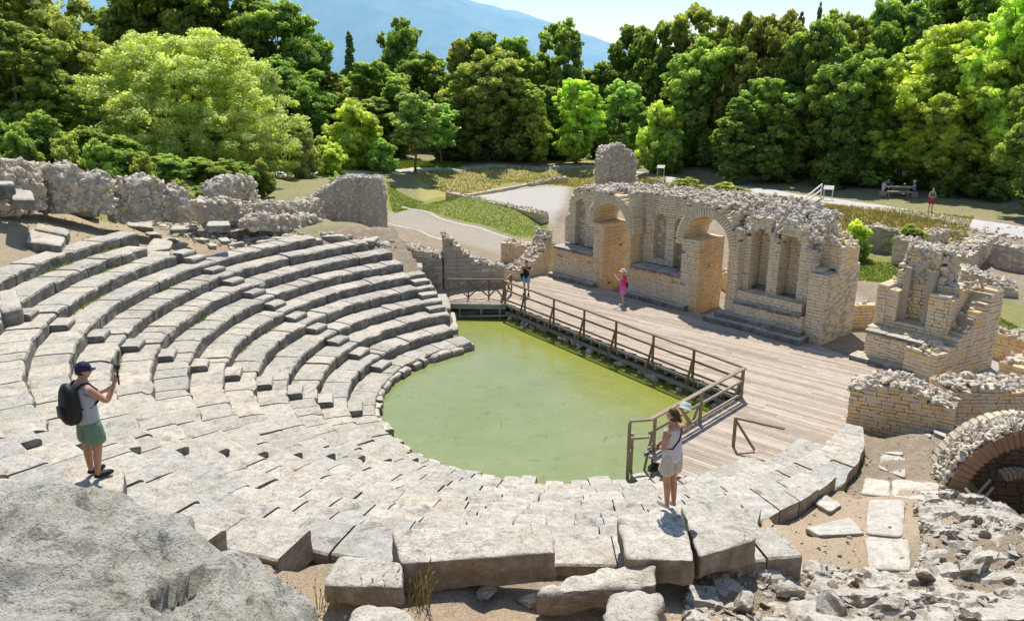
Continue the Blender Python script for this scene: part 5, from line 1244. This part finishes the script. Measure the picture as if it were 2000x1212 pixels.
build_person('woman in crimson shorts standing alone on the shaded path at the right', qr, R(178), 1.74,
    dict(re=(.25,.02,1.13), rw=(.05,.17,1.10), le=(-.25,.02,1.13), lw=(-.05,.19,1.12), rp=(-.5,.5,.2), lp=(.5,.5,.2)), SKIN2, dict(shirt=(bw, 0), shorts=(red, .78, 1.2), shoes=blk), (blackh, 'long'), [], female=True)
sitJ = dict(rh=(.09,.02,.93), rk=(.13,.42,.92), ra=(.13,.40,.50), rt=(.13,.55,.45), lh=(-.09,.02,.93), lk=(-.13,.42,.92), la=(-.13,.40,.50), lt=(-.13,.55,.45), re=(.22,.16,1.18), rw=(.10,.38,1.18), le=(-.22,.16,1.18), lw=(-.10,.38,1.18))
tq = bpy.data.objects['picnic_table'].location
skyb = plain('sky_blue_cloth', (.16,.36,.62), .85, .1)
for off, rz, sh, hr_, ex, lab in (((1.05,-.35), R(70), skyb, (brown,'short'), [cap(straw)], 'person in blue with a white cap, sitting at the picnic table'),
                      ((-1.05,.15), R(-75), white_top, (blackh,'short'), [], 'person in a pale shirt sitting at the left end of the picnic table'),
                      ((-.55,.62), R(-170), navy, (blackh,'long'), [], 'person in dark clothes sitting behind the left half of the picnic table')):
    q = Vector((tq.x+off[0], tq.y+off[1], tq.z-.42)); build_person(lab, q, rz, 1.7, sitJ, SKIN2, dict(shirt=(sh, .3), shorts=(navy, .9, 1.0)), hr_, ex, 'people sitting at the picnic table')
    if abs(off[0]) > 1:
        px_ = MB(); px_.box(Vector((q.x, q.y, tq.z+.2)), (.24,.24,.2), None, .02); tag(px_.build('stool', M['pale']), 'pale stool under the person at the %s end of the picnic table' % ('right' if off[0] > 0 else 'left'), 'stool')
# ------------------------------------------------------------------ trees
def leafmat(name, lo, hi, dark, transl=.38, rough=.55):
    m = bpy.data.materials.new(name); m.use_nodes = True; nt = m.node_tree; b = nt.nodes['Principled BSDF']; out = nt.nodes['Material Output']
    b.inputs['Roughness'].default_value = rough; b.inputs['Specular IOR Level'].default_value = .3
    t = attr(nt, 'tint'); oi = N(nt, 'ShaderNodeObjectInfo').outputs['Random']
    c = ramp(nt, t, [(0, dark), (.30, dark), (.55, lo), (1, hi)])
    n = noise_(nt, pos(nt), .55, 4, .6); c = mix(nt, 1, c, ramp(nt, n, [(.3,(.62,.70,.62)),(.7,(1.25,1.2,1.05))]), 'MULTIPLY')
    hs = N(nt, 'ShaderNodeHueSaturation'); nt.links.new(c, hs.inputs['Color']); nt.links.new(math_(nt, 'ADD', math_(nt, 'MULTIPLY', oi, .018), .493), hs.inputs['Hue']); nt.links.new(math_(nt, 'ADD', math_(nt, 'MULTIPLY', oi, .2), .90), hs.inputs['Value'])
    c = hs.outputs[0]; nt.links.new(c, b.inputs['Base Color'])
    tr = N(nt, 'ShaderNodeBsdfTranslucent'); c2 = mix(nt, 1, c, (1.25,1.35,.75), 'MULTIPLY'); nt.links.new(c2, tr.inputs[0])
    ms = N(nt, 'ShaderNodeMixShader'); ms.inputs[0].default_value = transl; nt.links.new(b.outputs[0], ms.inputs[1]); nt.links.new(tr.outputs[0], ms.inputs[2]); nt.links.new(ms.outputs[0], out.inputs[0])
    return m
L_ = dict(oak=leafmat('dark_oak_leaves', (.30,.40,.10), (.58,.64,.19), (.14,.22,.085), .62), mid=leafmat('green_leaves', (.40,.50,.13), (.70,.74,.26), (.19,.28,.09), .62),
          olive=leafmat('olive_brown_leaves', (.42,.45,.13), (.72,.68,.24), (.17,.23,.08), .6), bright=leafmat('bright_leaves', (.66,.72,.19), (.90,.90,.38), (.36,.46,.12), .66),
          grey=leafmat('silvery_green_leaves', (.60,.62,.27), (.86,.84,.46), (.36,.41,.17), .58), fresh=leafmat('fresh_green_leaves', (.48,.61,.21), (.78,.83,.40), (.24,.36,.13), .6),
          con=leafmat('conifer_needles', (.20,.30,.11), (.40,.48,.18), (.10,.16,.07), .4))
bark = stone('tree_bark', (.22,.17,.12), (.15,.11,.08), (.05,.04,.03), (.17,.13,.09), .4, 2, .8, (.2,.15,.1), .03, 0)
def leaf_mesh(P0, Nn, size, tint, rng, aspect=1.5):
    n = len(P0); rv = rng.normal(size=(n, 3)); u = np.cross(Nn, rv); u /= np.linalg.norm(u, axis=1)[:, None]+1e-9; v = np.cross(Nn, u)
    s = size[:, None]; a = P0-u*s*aspect*.5; b = P0+v*s*.5; c = P0+u*s*aspect*.5; d = P0-v*s*.5
    V = np.stack([a, b, c, d], 1).reshape(-1, 3); return V, tint
def crown_mesh(name, hgt, wid, base, shape, lobes, n, leaf, seed, lobe_r=(.20,.36), inner=True, dens_up=.35):
    """foliage: leaf clumps on the shells of many lobes that fill the crown's outline, with cores coloured dark as inner shade"""
    rng = np.random.default_rng(seed); C = []; Rr = []; z0 = base; ch = hgt-base
    k = 0
    while len(C) < lobes and k < 5000:
        k += 1; t = rng.random(); prof = shape(t); a = rng.random()*2*np.pi; q = rng.random()**.45
        rad = rng.uniform(*lobe_r)*wid*.5*(.55+.45*prof); lim = max(0, wid*.5*prof-rad*.75)
        C.append((np.cos(a)*q*lim, np.sin(a)*q*lim, z0+ch*(.06+.88*t))); Rr.append(rad)
    C = np.array(C); Rr = np.array(Rr)
    w_ = Rr**2; w_ /= w_.sum()
    # every lobe carries smaller clumps; leaves gather round those, so the outline is ragged and gaps stay open
    NS = 16; sd = rng.normal(size=(len(C), NS, 3)); sd[..., 2] += dens_up; sd /= np.linalg.norm(sd, axis=2)[..., None]
    sq = np.array([1, 1, .82]); sr = rng.uniform(.62, 1.12, size=(len(C), NS)); SC = C[:, None]+sd*sq*(Rr[:, None]*sr)[..., None]
    li = rng.choice(len(C), size=int(n*1.5), p=w_); si = rng.integers(0, NS, len(li))
    loc = rng.normal(size=(len(li), 3)); loc /= np.linalg.norm(loc, axis=1)[:, None]; lr = .30*rng.uniform(.35, 1.25, len(li))**.8
    P0 = SC[li, si]+loc*(Rr[li]*lr)[:, None]*np.array([1.15, 1.15, .75]); d = sd[li, si]*.6+loc*.7; d /= np.linalg.norm(d, axis=1)[:, None]
    dist = np.full(len(P0), 9.0)
    for c, r in zip(C, Rr):
        q = np.linalg.norm((P0-c)/sq, axis=1)/r; dist = np.minimum(dist, q)
    keep = (dist > .55)|(rng.random(len(P0)) < .12)
    P0 = P0[keep][:n]; d = d[keep][:n]; loc = loc[keep][:n]; sdv = sd[li, si][keep][:n]; cl = rng.normal(size=(len(P0), 3)); ctint = rng.normal(size=(len(C), NS))[li, si][keep][:n]
    Nn = d*.8+cl*.5+np.array([0,0,.3]); Nn /= np.linalg.norm(Nn, axis=1)[:, None]
    hfrac = (P0[:, 2]-z0)/ch; tint = np.clip(.50+.22*(hfrac-.4)+.13*sdv[:, 2]+.14*loc[:, 2]+.07*ctint+.10*rng.normal(size=len(P0)), .12, 1)  # lighter high and upward, darker low: sun and shade put into the tint
    size = leaf*rng.uniform(.55, 1.45, len(P0)); V, T_ = leaf_mesh(P0, Nn, size, tint, rng)
    F_ = np.arange(len(V)).reshape(-1, 4); vv = [V]; ff = [F_]; tt = [tint]
    me = bpy.data.meshes.new(name)
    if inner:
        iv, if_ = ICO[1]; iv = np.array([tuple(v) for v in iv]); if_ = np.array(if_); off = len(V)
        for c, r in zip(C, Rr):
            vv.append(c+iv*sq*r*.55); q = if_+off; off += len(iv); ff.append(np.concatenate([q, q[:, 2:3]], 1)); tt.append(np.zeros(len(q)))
    V = np.concatenate(vv); nq = len(F_); tri = np.concatenate(ff[1:])[:, :3] if inner else np.zeros((0, 3), int)
    loops = np.concatenate([F_.ravel(), tri.ravel()]).astype(np.int32); starts = np.concatenate([np.arange(nq)*4, nq*4+np.arange(len(tri))*3]).astype(np.int32)
    tot = np.concatenate([np.full(nq, 4), np.full(len(tri), 3)]).astype(np.int32)
    me.vertices.add(len(V)); me.vertices.foreach_set('co', V.astype(np.float32).ravel()); me.loops.add(len(loops)); me.loops.foreach_set('vertex_index', loops)
    me.polygons.add(len(starts)); me.polygons.foreach_set('loop_start', starts); me.polygons.foreach_set('loop_total', tot); me.update(calc_edges=True)
    at = me.attributes.new('tint', 'FLOAT', 'FACE'); at.data.foreach_set('value', np.concatenate(tt).astype(np.float32))
    return me, C, Rr
rnd_shape = lambda t: math.sin(math.pi*min(1, max(0, .12+.80*t)))**.55
dome = lambda t: max(.1, math.cos((t-.25)*1.75))**.6 if t > .25 else .82+.72*t
coneS = lambda t: max(.06, (1-t)**.8)
colS = lambda t: math.sin(math.pi*(.12+.82*t))**.7*(1-.35*t)
SPEC = {}
def species(key, hgt, wid, base, shape, lobes, n, leaf, seed, trunk_r=.22, **kw):
    me, C, Rr = crown_mesh('tree_crown', hgt, wid, base, shape, lobes, n, leaf, seed, **kw)
    mb = MB(); r_ = random.Random(seed); top = hgt*.72
    pts = [Vector((0,0,-.6))]+[Vector((r_.uniform(-.15,.15)*i, r_.uniform(-.15,.15)*i, top*i/6)) for i in range(1, 7)]
    mb.tube(pts, [trunk_r*1.35]+[trunk_r*(1-.13*i) for i in range(1, 7)], 9)
    for j in range(min(len(C), 9)):
        c = Vector(C[j]); k = r_.randrange(2, 5); a = pts[k]; m_ = a.lerp(c, .5)+Vector((0,0,-.1*(c-a).length)); mb.tube([a, m_, c], [trunk_r*.42, trunk_r*.28, trunk_r*.1], 6)
    tm = bpy.data.meshes.new('trunk'); tm.from_pydata([tuple(v) for v in mb.v], [], mb.f); tm.attributes.new('tint', 'FLOAT', 'FACE').data.foreach_set('value', [.5]*len(mb.f)); tm.shade_smooth(); tm.materials.append(bark)
    SPEC[key] = (me, tm, hgt, wid)
species('oakA', 12, 10, .6, rnd_shape, 60, 42000, .22, 1, lobe_r=(.16,.34)); species('oakB', 12, 9, .5, rnd_shape, 52, 38000, .23, 2, lobe_r=(.16,.36)); species('oakC', 12, 8, .5, colS, 50, 34000, .22, 3, lobe_r=(.18,.38))
species('domeA', 12, 18, .3, dome, 190, 170000, .13, 4, .35, lobe_r=(.10,.19), inner=False); species('con', 12, 5, .8, coneS, 70, 16000, .20, 5, .2, lobe_r=(.16,.34))
species('high', 12, 11, 2.3, rnd_shape, 60, 44000, .20, 11, .28, lobe_r=(.15,.30)); species('young', 6, 4.2, 1.9, rnd_shape, 26, 12000, .13, 6, .09); species('shrub', 3, 4, .0, dome, 26, 11000, .13, 7, .08, lobe_r=(.25,.4)); species('layer', 12, 10, 1.6, rnd_shape, 52, 30000, .20, 8, .25, lobe_r=(.15,.28))
TI = {}
def tree(kind, leaf, px, Y, top, width, lab, grp, name='tree', cat='tree', ground=None, zs=None, rot=None):
    me, tm, h0, w0 = SPEC[kind]; q = P(px, 300, Y=Y); x = q.x
    if ground is None: gz = H(x, Y)
    else: gz = ground
    # the photo position is where the crown's middle stands
    depth = Y*math.cos(PITCH)-(gz+5-CAMZ)*math.sin(PITCH); x = (px-1000)/FOC*depth
    ht = P(px, top, Y=Y).z-gz; wd = width/FOC*depth
    r = empty(name, (x, Y, gz), lab, cat, grp, rot if rot is not None else rnd.uniform(0, 6.28))
    r.scale = (wd/w0, wd/w0, ht/h0)
    key = (kind, leaf)
    if key not in TI:
        m2 = me.copy(); m2.materials.append(L_[leaf]); TI[key] = m2
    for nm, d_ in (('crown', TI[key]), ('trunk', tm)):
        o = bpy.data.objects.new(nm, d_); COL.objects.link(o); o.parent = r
    return r
gL, gC, gR, gB = 'trees of the wood on the left', 'trees of the wood behind the lawn', 'trees of the wood on the right', 'trees at the back of the wood'
tree('domeA', 'grey', 368, 66, 66, 485, 'huge round silvery green tree behind the ruined wall, by far the broadest crown', gL, 'round_tree', rot=1.0, ground=1.2)
T_ = [
 ('oakB','mid',28,54,40,230,'sunlit green tree cut by the left edge'),('oakA','olive',70,66,-60,300,'tall olive tinged tree rising out of the picture at the left'),('oakC','oak',150,72,50,170,'dark narrow tree in shadow left of the round tree'),
 ('oakA','mid',205,80,85,190,'yellowish tree just over the left shoulder of the round tree'),('oakC','oak',-60,60,-80,260,'dark tree outside the left edge, its branches reaching in'),('oakB','oak',110,58,180,160,'low dark tree in deep shade above the left wall'),
 ('con','con',213,100,14,44,'thin conifer tip, left one of a pair against the mountain'),('con','con',237,100,4,44,'thin conifer tip, right one of a pair against the mountain'),
 ('oakA','oak',330,90,-70,260,'very tall dark oak above the round tree, left one'),('oakB','oak',430,92,-75,280,'very tall dark oak above the round tree, middle one'),('oakA','oak',535,90,0,240,'tall dark oak sloping down behind the round tree'),('oakB','oak',592,94,62,130,'dark oak at the foot of the slope of crowns, right of the round tree'),('oakA','oak',560,84,110,200,'dark oak showing between the round tree and the bright bush')]
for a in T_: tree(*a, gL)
T_ = [
 ('oakC','olive',650,92,140,120,'olive green tree right of the tall dark oaks'),('con','con',688,104,52,66,'pointed conifer standing above the wood against the mountain'),('oakB','mid',735,96,118,150,'rounded green tree under the lone parasol shaped crown'),
 ('oakA','oak',785,108,32,112,'tall parasol shaped crown against the mountain'),('oakA','oak',705,88,190,180,'dark tree behind the bright bush'),('oakC','mid',775,90,150,130,'dense green tree behind the two young trees'),
 ('oakC','olive',900,92,75,110,'olive topped tree left of the broad dark one in the middle'),('oakA','olive',955,88,95,190,'broad dark tree with brownish tips in the middle of the wood'),('oakB','oak',935,95,58,130,'tree top breaking the skyline in the middle'),('oakB','mid',1010,87,150,130,'green tree right of the broad dark one'),
 ('oakC','bright',1052,85,190,70,'narrow yellowish tree beside the broad dark one'),('layer','mid',1092,100,38,130,'tall open crowned tree against the sky, centre'),('oakB','bright',1128,85,152,112,'yellow green tree above the small sapling'),('layer','fresh',1212,86,156,118,'fresh green tree behind the rubble pinnacle'),
 ('oakA','oak',1170,102,120,120,'dark tree filling the gap behind the yellow green tree'),('oakC','oak',855,98,130,110,'dark tree behind the two young trees, right'),('oakB','mid',1000,100,70,120,'round tree top on the skyline left of the tall open crown'),('oakC','oak',1075,90,170,100,'dark tree at the foot of the tall open crowned one'),
 ('oakC','oak',880,86,190,130,'low dark tree beside the young trees'),('oakA','oak',820,100,100,130,'dark tree between the parasol crown and the middle')]
for a in T_: tree(*a, gC)
T_ = [
 ('oakB','oak',1235,104,45,120,'dark tree with holes of sky, left of the right hand wood'),('layer','oak',1292,98,42,130,'dark layered tree above the yellow shrub'),('layer','olive',1360,96,8,190,'tall feathery tree touching the top of the picture'),('oakA','mid',1385,80,70,210,'large round green tree with a visible trunk by the path'),
 ('layer','olive',1450,84,28,170,'olive tree between two taller ones on the right'),('layer','olive',1510,80,22,160,'brownish tree top against the sky, right'),('con','con',1548,96,12,60,'pointed conifer on the right skyline'),('con','con',1582,98,-8,40,'thin spire of a conifer touching the top edge'),
 ('oakB','mid',1505,70,150,160,'pale tipped tree leaning over the path at the right'),('oakA','oak',1580,76,35,170,'dense dark tree in the middle of the right hand wood'),('layer','olive',1630,84,22,170,'brown tipped tree on the right skyline'),('oakA','oak',1655,72,90,200,'dark tree in shade behind the picnic table'),
 ('oakB','oak',1730,86,-5,180,'dark tree rising towards the top right'),('oakA','oak',1830,88,-80,280,'very tall dark tree at the top right'),('high','bright',1850,64,50,300,'large bright yellow green tree over the picnic table'),('high','bright',1770,66,150,220,'drooping bright branchy tree left of the large yellow green one'),
 ('high','bright',1985,60,-30,270,'bright yellow green tree cut by the right edge'),('oakC','fresh',1735,68,110,110,'fresh green tree top between dark and bright crowns'),('high','bright',1905,61,150,250,'low bright tree above the standing woman'),('oakA','oak',1930,80,-60,240,'dark tall tree behind the bright one at the right edge'),
 ('oakB','mid',2060,52,120,200,'green tree beyond the right edge'),('oakC','oak',1440,74,190,130,'dark tree beside the visible trunk'),('oakA','oak',1600,82,120,200,'dark tree deep in the right hand wood'),('oakC','oak',1700,66,220,120,'low dark tree left of the picnic table'),('oakB','oak',1990,64,100,220,'shaded tree behind the tree at the right edge')]
for a in T_: tree(*(a[:3]+((a[3]-5 if 1430 < a[2] < 1760 and 71 < a[3] < 90 else a[3]),)+a[4:]), gR)
for i, (px, Y, top, w_) in enumerate([(-20,110,60,240),(90,115,40,200),(190,118,60,180),(290,110,30,200),(480,112,60,220),(620,116,128,150),(690,118,135,150),(770,115,128,140),(850,116,112,150),(940,118,100,160),(1030,118,118,150),(1120,116,130,150),(1200,118,125,150),(1290,115,90,160),(1380,112,60,170),(1470,112,60,170),(1560,112,50,170),(1650,112,60,170),(1740,108,20,190),(1850,106,0,220),(1960,104,0,220),(2070,100,20,220)]):
    tree(('oakA','oakB','oakC')[i % 3], 'oak', px, Y, top, w_, 'dark crown at the back of the wood, mostly hidden behind nearer trees', gB)
for kind, leaf, px, Y, top, w_, lab in [('young','fresh',808,77,183,132,'young tree with a slim pale trunk in the meadow, left of two'),('young','fresh',858,81,205,100,'young tree with a slim pale trunk in the meadow, right of two'),('young','bright',1133,83,262,28,'tiny sapling on the bank behind the lawn')]:
    tree(kind, leaf, px, Y, top, w_, lab, 'young trees near the path', 'young_tree')
for kind, leaf, px, Y, top, w_, lab in [('shrub','bright',688,79,210,150,'big bright yellow green bush right of the round tree'),('shrub','fresh',745,77,278,70,'small fresh bush beside the young trees'),('shrub','bright',640,73,285,80,'low bush in the meadow by the path'),('shrub','grey',590,70,262,80,'pale bush at the right foot of the round tree'),
    ('shrub','bright',1292,77,215,115,'yellow green bush with drooping twigs right of the pinnacle'),('shrub','mid',1300,76,270,90,'dark based bush beneath the drooping one'),('shrub','oak',1395,84,285,130,'dark bush under the large round tree'),('shrub','mid',1500,74,300,90,'green bush beside the path at the right'),
    ('shrub','olive',1625,44.5,440,60,'weedy bush on the bank below the handrail'),('shrub','bright',1690,43.5,438,70,'dry weedy bush on the bank'),('shrub','olive',1800,43,446,80,'green bush on the bank right of the dry one'),('shrub','olive',1345,62,352,110,'dry brown scrub behind the stage wall, left'),('shrub','olive',1430,58,362,110,'dry brown scrub behind the stage wall, right'),
    ('shrub','mid',380,46,364,80,'low green scrub behind the squat wall block'),('shrub','olive',330,43,360,70,'dry scrub behind the fallen wall chunks'),('shrub','fresh',650,50,350,50,'small bush behind the tall wall block')]:
    tree(kind, leaf, px, Y, top, w_, lab, 'bushes', 'bush', 'bush')
for i, (px, Y, top, w_, k_) in enumerate([(-40,46,235,160,'oak'),(60,48,230,150,'oak'),(150,50,255,120,'oak'),(215,52,270,110,'mid'),(20,43,262,110,'oak'),(110,44,275,90,'olive'),(420,52,318,120,'mid'),(500,56,318,60,'olive'),(1330,82,262,110,'oak'),(1440,76,282,110,'oak'),(1540,70,298,120,'oak'),(1640,66,310,110,'oak'),(1720,65,318,90,'mid'),(1880,60,318,100,'oak'),(1960,58,322,110,'oak'),(235,47,300,120,'oak'),(300,49,306,120,'mid'),(365,52,312,120,'oak'),(440,54,322,120,'mid'),(180,45,285,110,'mid'),(265,44,312,70,'olive')]):
    tree('shrub', k_, px, Y, top, w_, 'low dark bush in the shaded edge of the wood', 'undergrowth bushes', 'bush', 'bush')
for i in range(26):      # shaded undergrowth along the edge of the wood
    px = [880,925,970,1015,1060,1100,1180,1225,1340,1440,1480,1540,1590,1640,1690,1740,1850,1900,1950,2000,20,70,120,170,1270,1800][i]
    Y = float(np.interp(px, [0,200,860,1240,1400,1700,2000], [60,66,88,90,84,68,60])); tree('shrub', 'oak', px, Y, float(np.interp(px, [0,200,860,1240,1400,1700,2000], [215,235,262,268,290,318,345])), 85, 'low dark bush in the shaded edge of the wood', 'undergrowth bushes', 'bush', 'bush')
# ------------------------------------------------------------------ grass, weeds and dry stalks
def blades(name, polys, n, h, mt, label, tilt=.35, wd=.02):
    mb = MB()
    for poly, k in polys:
        xs = [q[0] for q in poly]; ys = [q[1] for q in poly]; X = np.random.default_rng(int(n+k)).uniform((min(xs), min(ys)), (max(xs), max(ys)), (int(n*k*3), 2)); X = X[inpoly(X[:, 0], X[:, 1], poly)][:int(n*k)]
        for x, y in X:
            z = H(x, y)-.01; hh = h*rnd.uniform(.5, 1.4)
            for _ in range(3):
                a = rnd.uniform(0, 6.28); d = Vector((math.cos(a), math.sin(a), 0)); s = Vector((-d.y, d.x, 0))*wd; b = Vector((x, y, z))+d*rnd.uniform(0,.05)
                mb.add([b-s, b+s, b+d*hh*tilt*rnd.uniform(.5,1.5)+Vector((0,0,hh))], [(0,1,2)])
    o = mb.build(name, mt); tag(o, label, 'grass', kind='stuff')
gm = leafmat('grass_blades', (.20,.27,.04), (.42,.45,.08), (.12,.17,.03), .4); dg = leafmat('dry_grass_blades', (.42,.34,.13), (.65,.55,.25), (.25,.19,.08), .35)
lawn = pp([(785,408),(880,392),(1070,438),(1070,465),(1000,460),(900,430)], 0); meadow = pp([(560,345),(700,332),(900,326),(900,316),(640,322)], 1.4); small = pp([(1650,505),(1760,515),(1760,550),(1645,542)], .3)
blades('grass', [(lawn, 1), (small, .5), (pp([(1840,545),(1880,530),(1930,610),(1990,640),(1950,655)], .4), .7), (pp([(755,372),(830,395),(770,420)], .1), .5)], 5200, .07, gm, 'short green grass of the lawn and the small enclosures')
blades('tall_grass', [(meadow, 1)], 6000, .3, gm, 'taller yellow green grass of the meadow by the path')
blades('dry_grass', [(pp([(800,348),(950,333),(1160,328),(1160,370),(1000,352),(900,372)], .8), 1), (pp([(1600,405),(1760,418),(1900,435),(1880,468),(1645,462)], 1.0), 1.4), (pp([(1245,350),(1300,355),(1300,376),(1245,370)], .8), .4)], 6500, .16, dg, 'dry yellow grass of the bank under the path')
blades('weeds', [([(-22,24),(-17.8,25),(-16.5,33),(-15,38),(-20,39),(-25,30)], .3), (wpoly([(1450,960),(1620,930),(1690,880),(1700,900),(1600,1000),(1460,990)]), .5)], 900, .10, gm, 'thin weeds on the dry terraces')
mb = MB()
for a, k, n in [(STAIRS[0]+1, 4, 40),(176,7,60),(150,9,50),(186,10,40),(170,9,60),(240,7,50),(247,8,60),(252,9,50),(236,8,40),(258,5,30),(270,8,60),(275,8,50),(155,2,30),(200,8,40),(131,3,40),(180,5,40),(233,9,50),(243,5,40),(251,6,60),(248,3,30),(222,6,40),(215,10,50),(206,5,30),(182,10,60),(177,12,80),(169,5,40),(274,6,50),(292,4,50),(281,7,40),(172,11,60),(168,12,70)]:
    for _ in range(n*2):
        aa = a+rnd.gauss(0,1.6); r_ = R0+DR*k-.03+rnd.uniform(-.05,.03); q = polar(r_, aa, Z0+DZ*(k-1)-.02)
        d = Vector((rnd.uniform(-1,1), rnd.uniform(-1,1), 0))*.05; s = Vector((d.y, -d.x, 0))*.42; mb.add([q-s, q+s, q+d*1.5+Vector((0,0,rnd.uniform(.05,.15)))], [(0,1,2)])
o = mb.build('weeds', gm); tag(o, 'small green weeds growing in the joints of the seat rows', 'weeds', kind='stuff')
for px, py, n, lab in ((820,1180,26,'clump of tall dry grass stalks in front of the longest block'), (740,1185,18,'clump of dry grass stalks left of the longest block'), (640,1190,12,'thin dry grass stalks beside the boulder')):
    q = PG(px, py); r_ = MB()
    for _ in range(n):
        a = rnd.uniform(0, 6.28); b = q+Vector((rnd.uniform(-.16,.16), rnd.uniform(-.1,.1), -.03)); d = Vector((math.cos(a)*.6+.35, math.sin(a)*.5, 0)); h = rnd.uniform(.25,.62)
        pts = [b, b+d*h*.15+Vector((0,0,h*.5)), b+d*h*.42+Vector((0,0,h))]; r_.tube(pts, [.0065,.005,.003], 5)
        if rnd.random() < .6: r_.tube([pts[-1], pts[-1]+d*.05+Vector((0,0,.06))], [.012,.004], 5)
    tag(r_.build('dry_grass_clump', dg), lab, 'dry grass', 'dry grass clumps in the foreground')
for px, py, lab in ((1400,912,'small green weed between the worn rows on the right'),(1395,1068,'green tuft under the split block'),(1210,1085,'green tuft in the gap left of the block the woman stands on'),(1640,940,'green tuft in the shade of the rows edge'),(1880,715,'green tuft at the foot of the stepped wall')):
    q = PG(px, py); r_ = MB()
    for _ in range(90):
        a = rnd.uniform(0, 6.28); d = Vector((math.cos(a), math.sin(a), 0)); s = Vector((-d.y, d.x, 0))*.008; b = q+d*rnd.uniform(0,.10); h = rnd.uniform(.06,.2); r_.add([b-s, b+s, b+d*h*.6+Vector((0,0,h))], [(0,1,2)])
    tag(r_.build('weed_tuft', gm), lab, 'weed', 'green weed tufts')
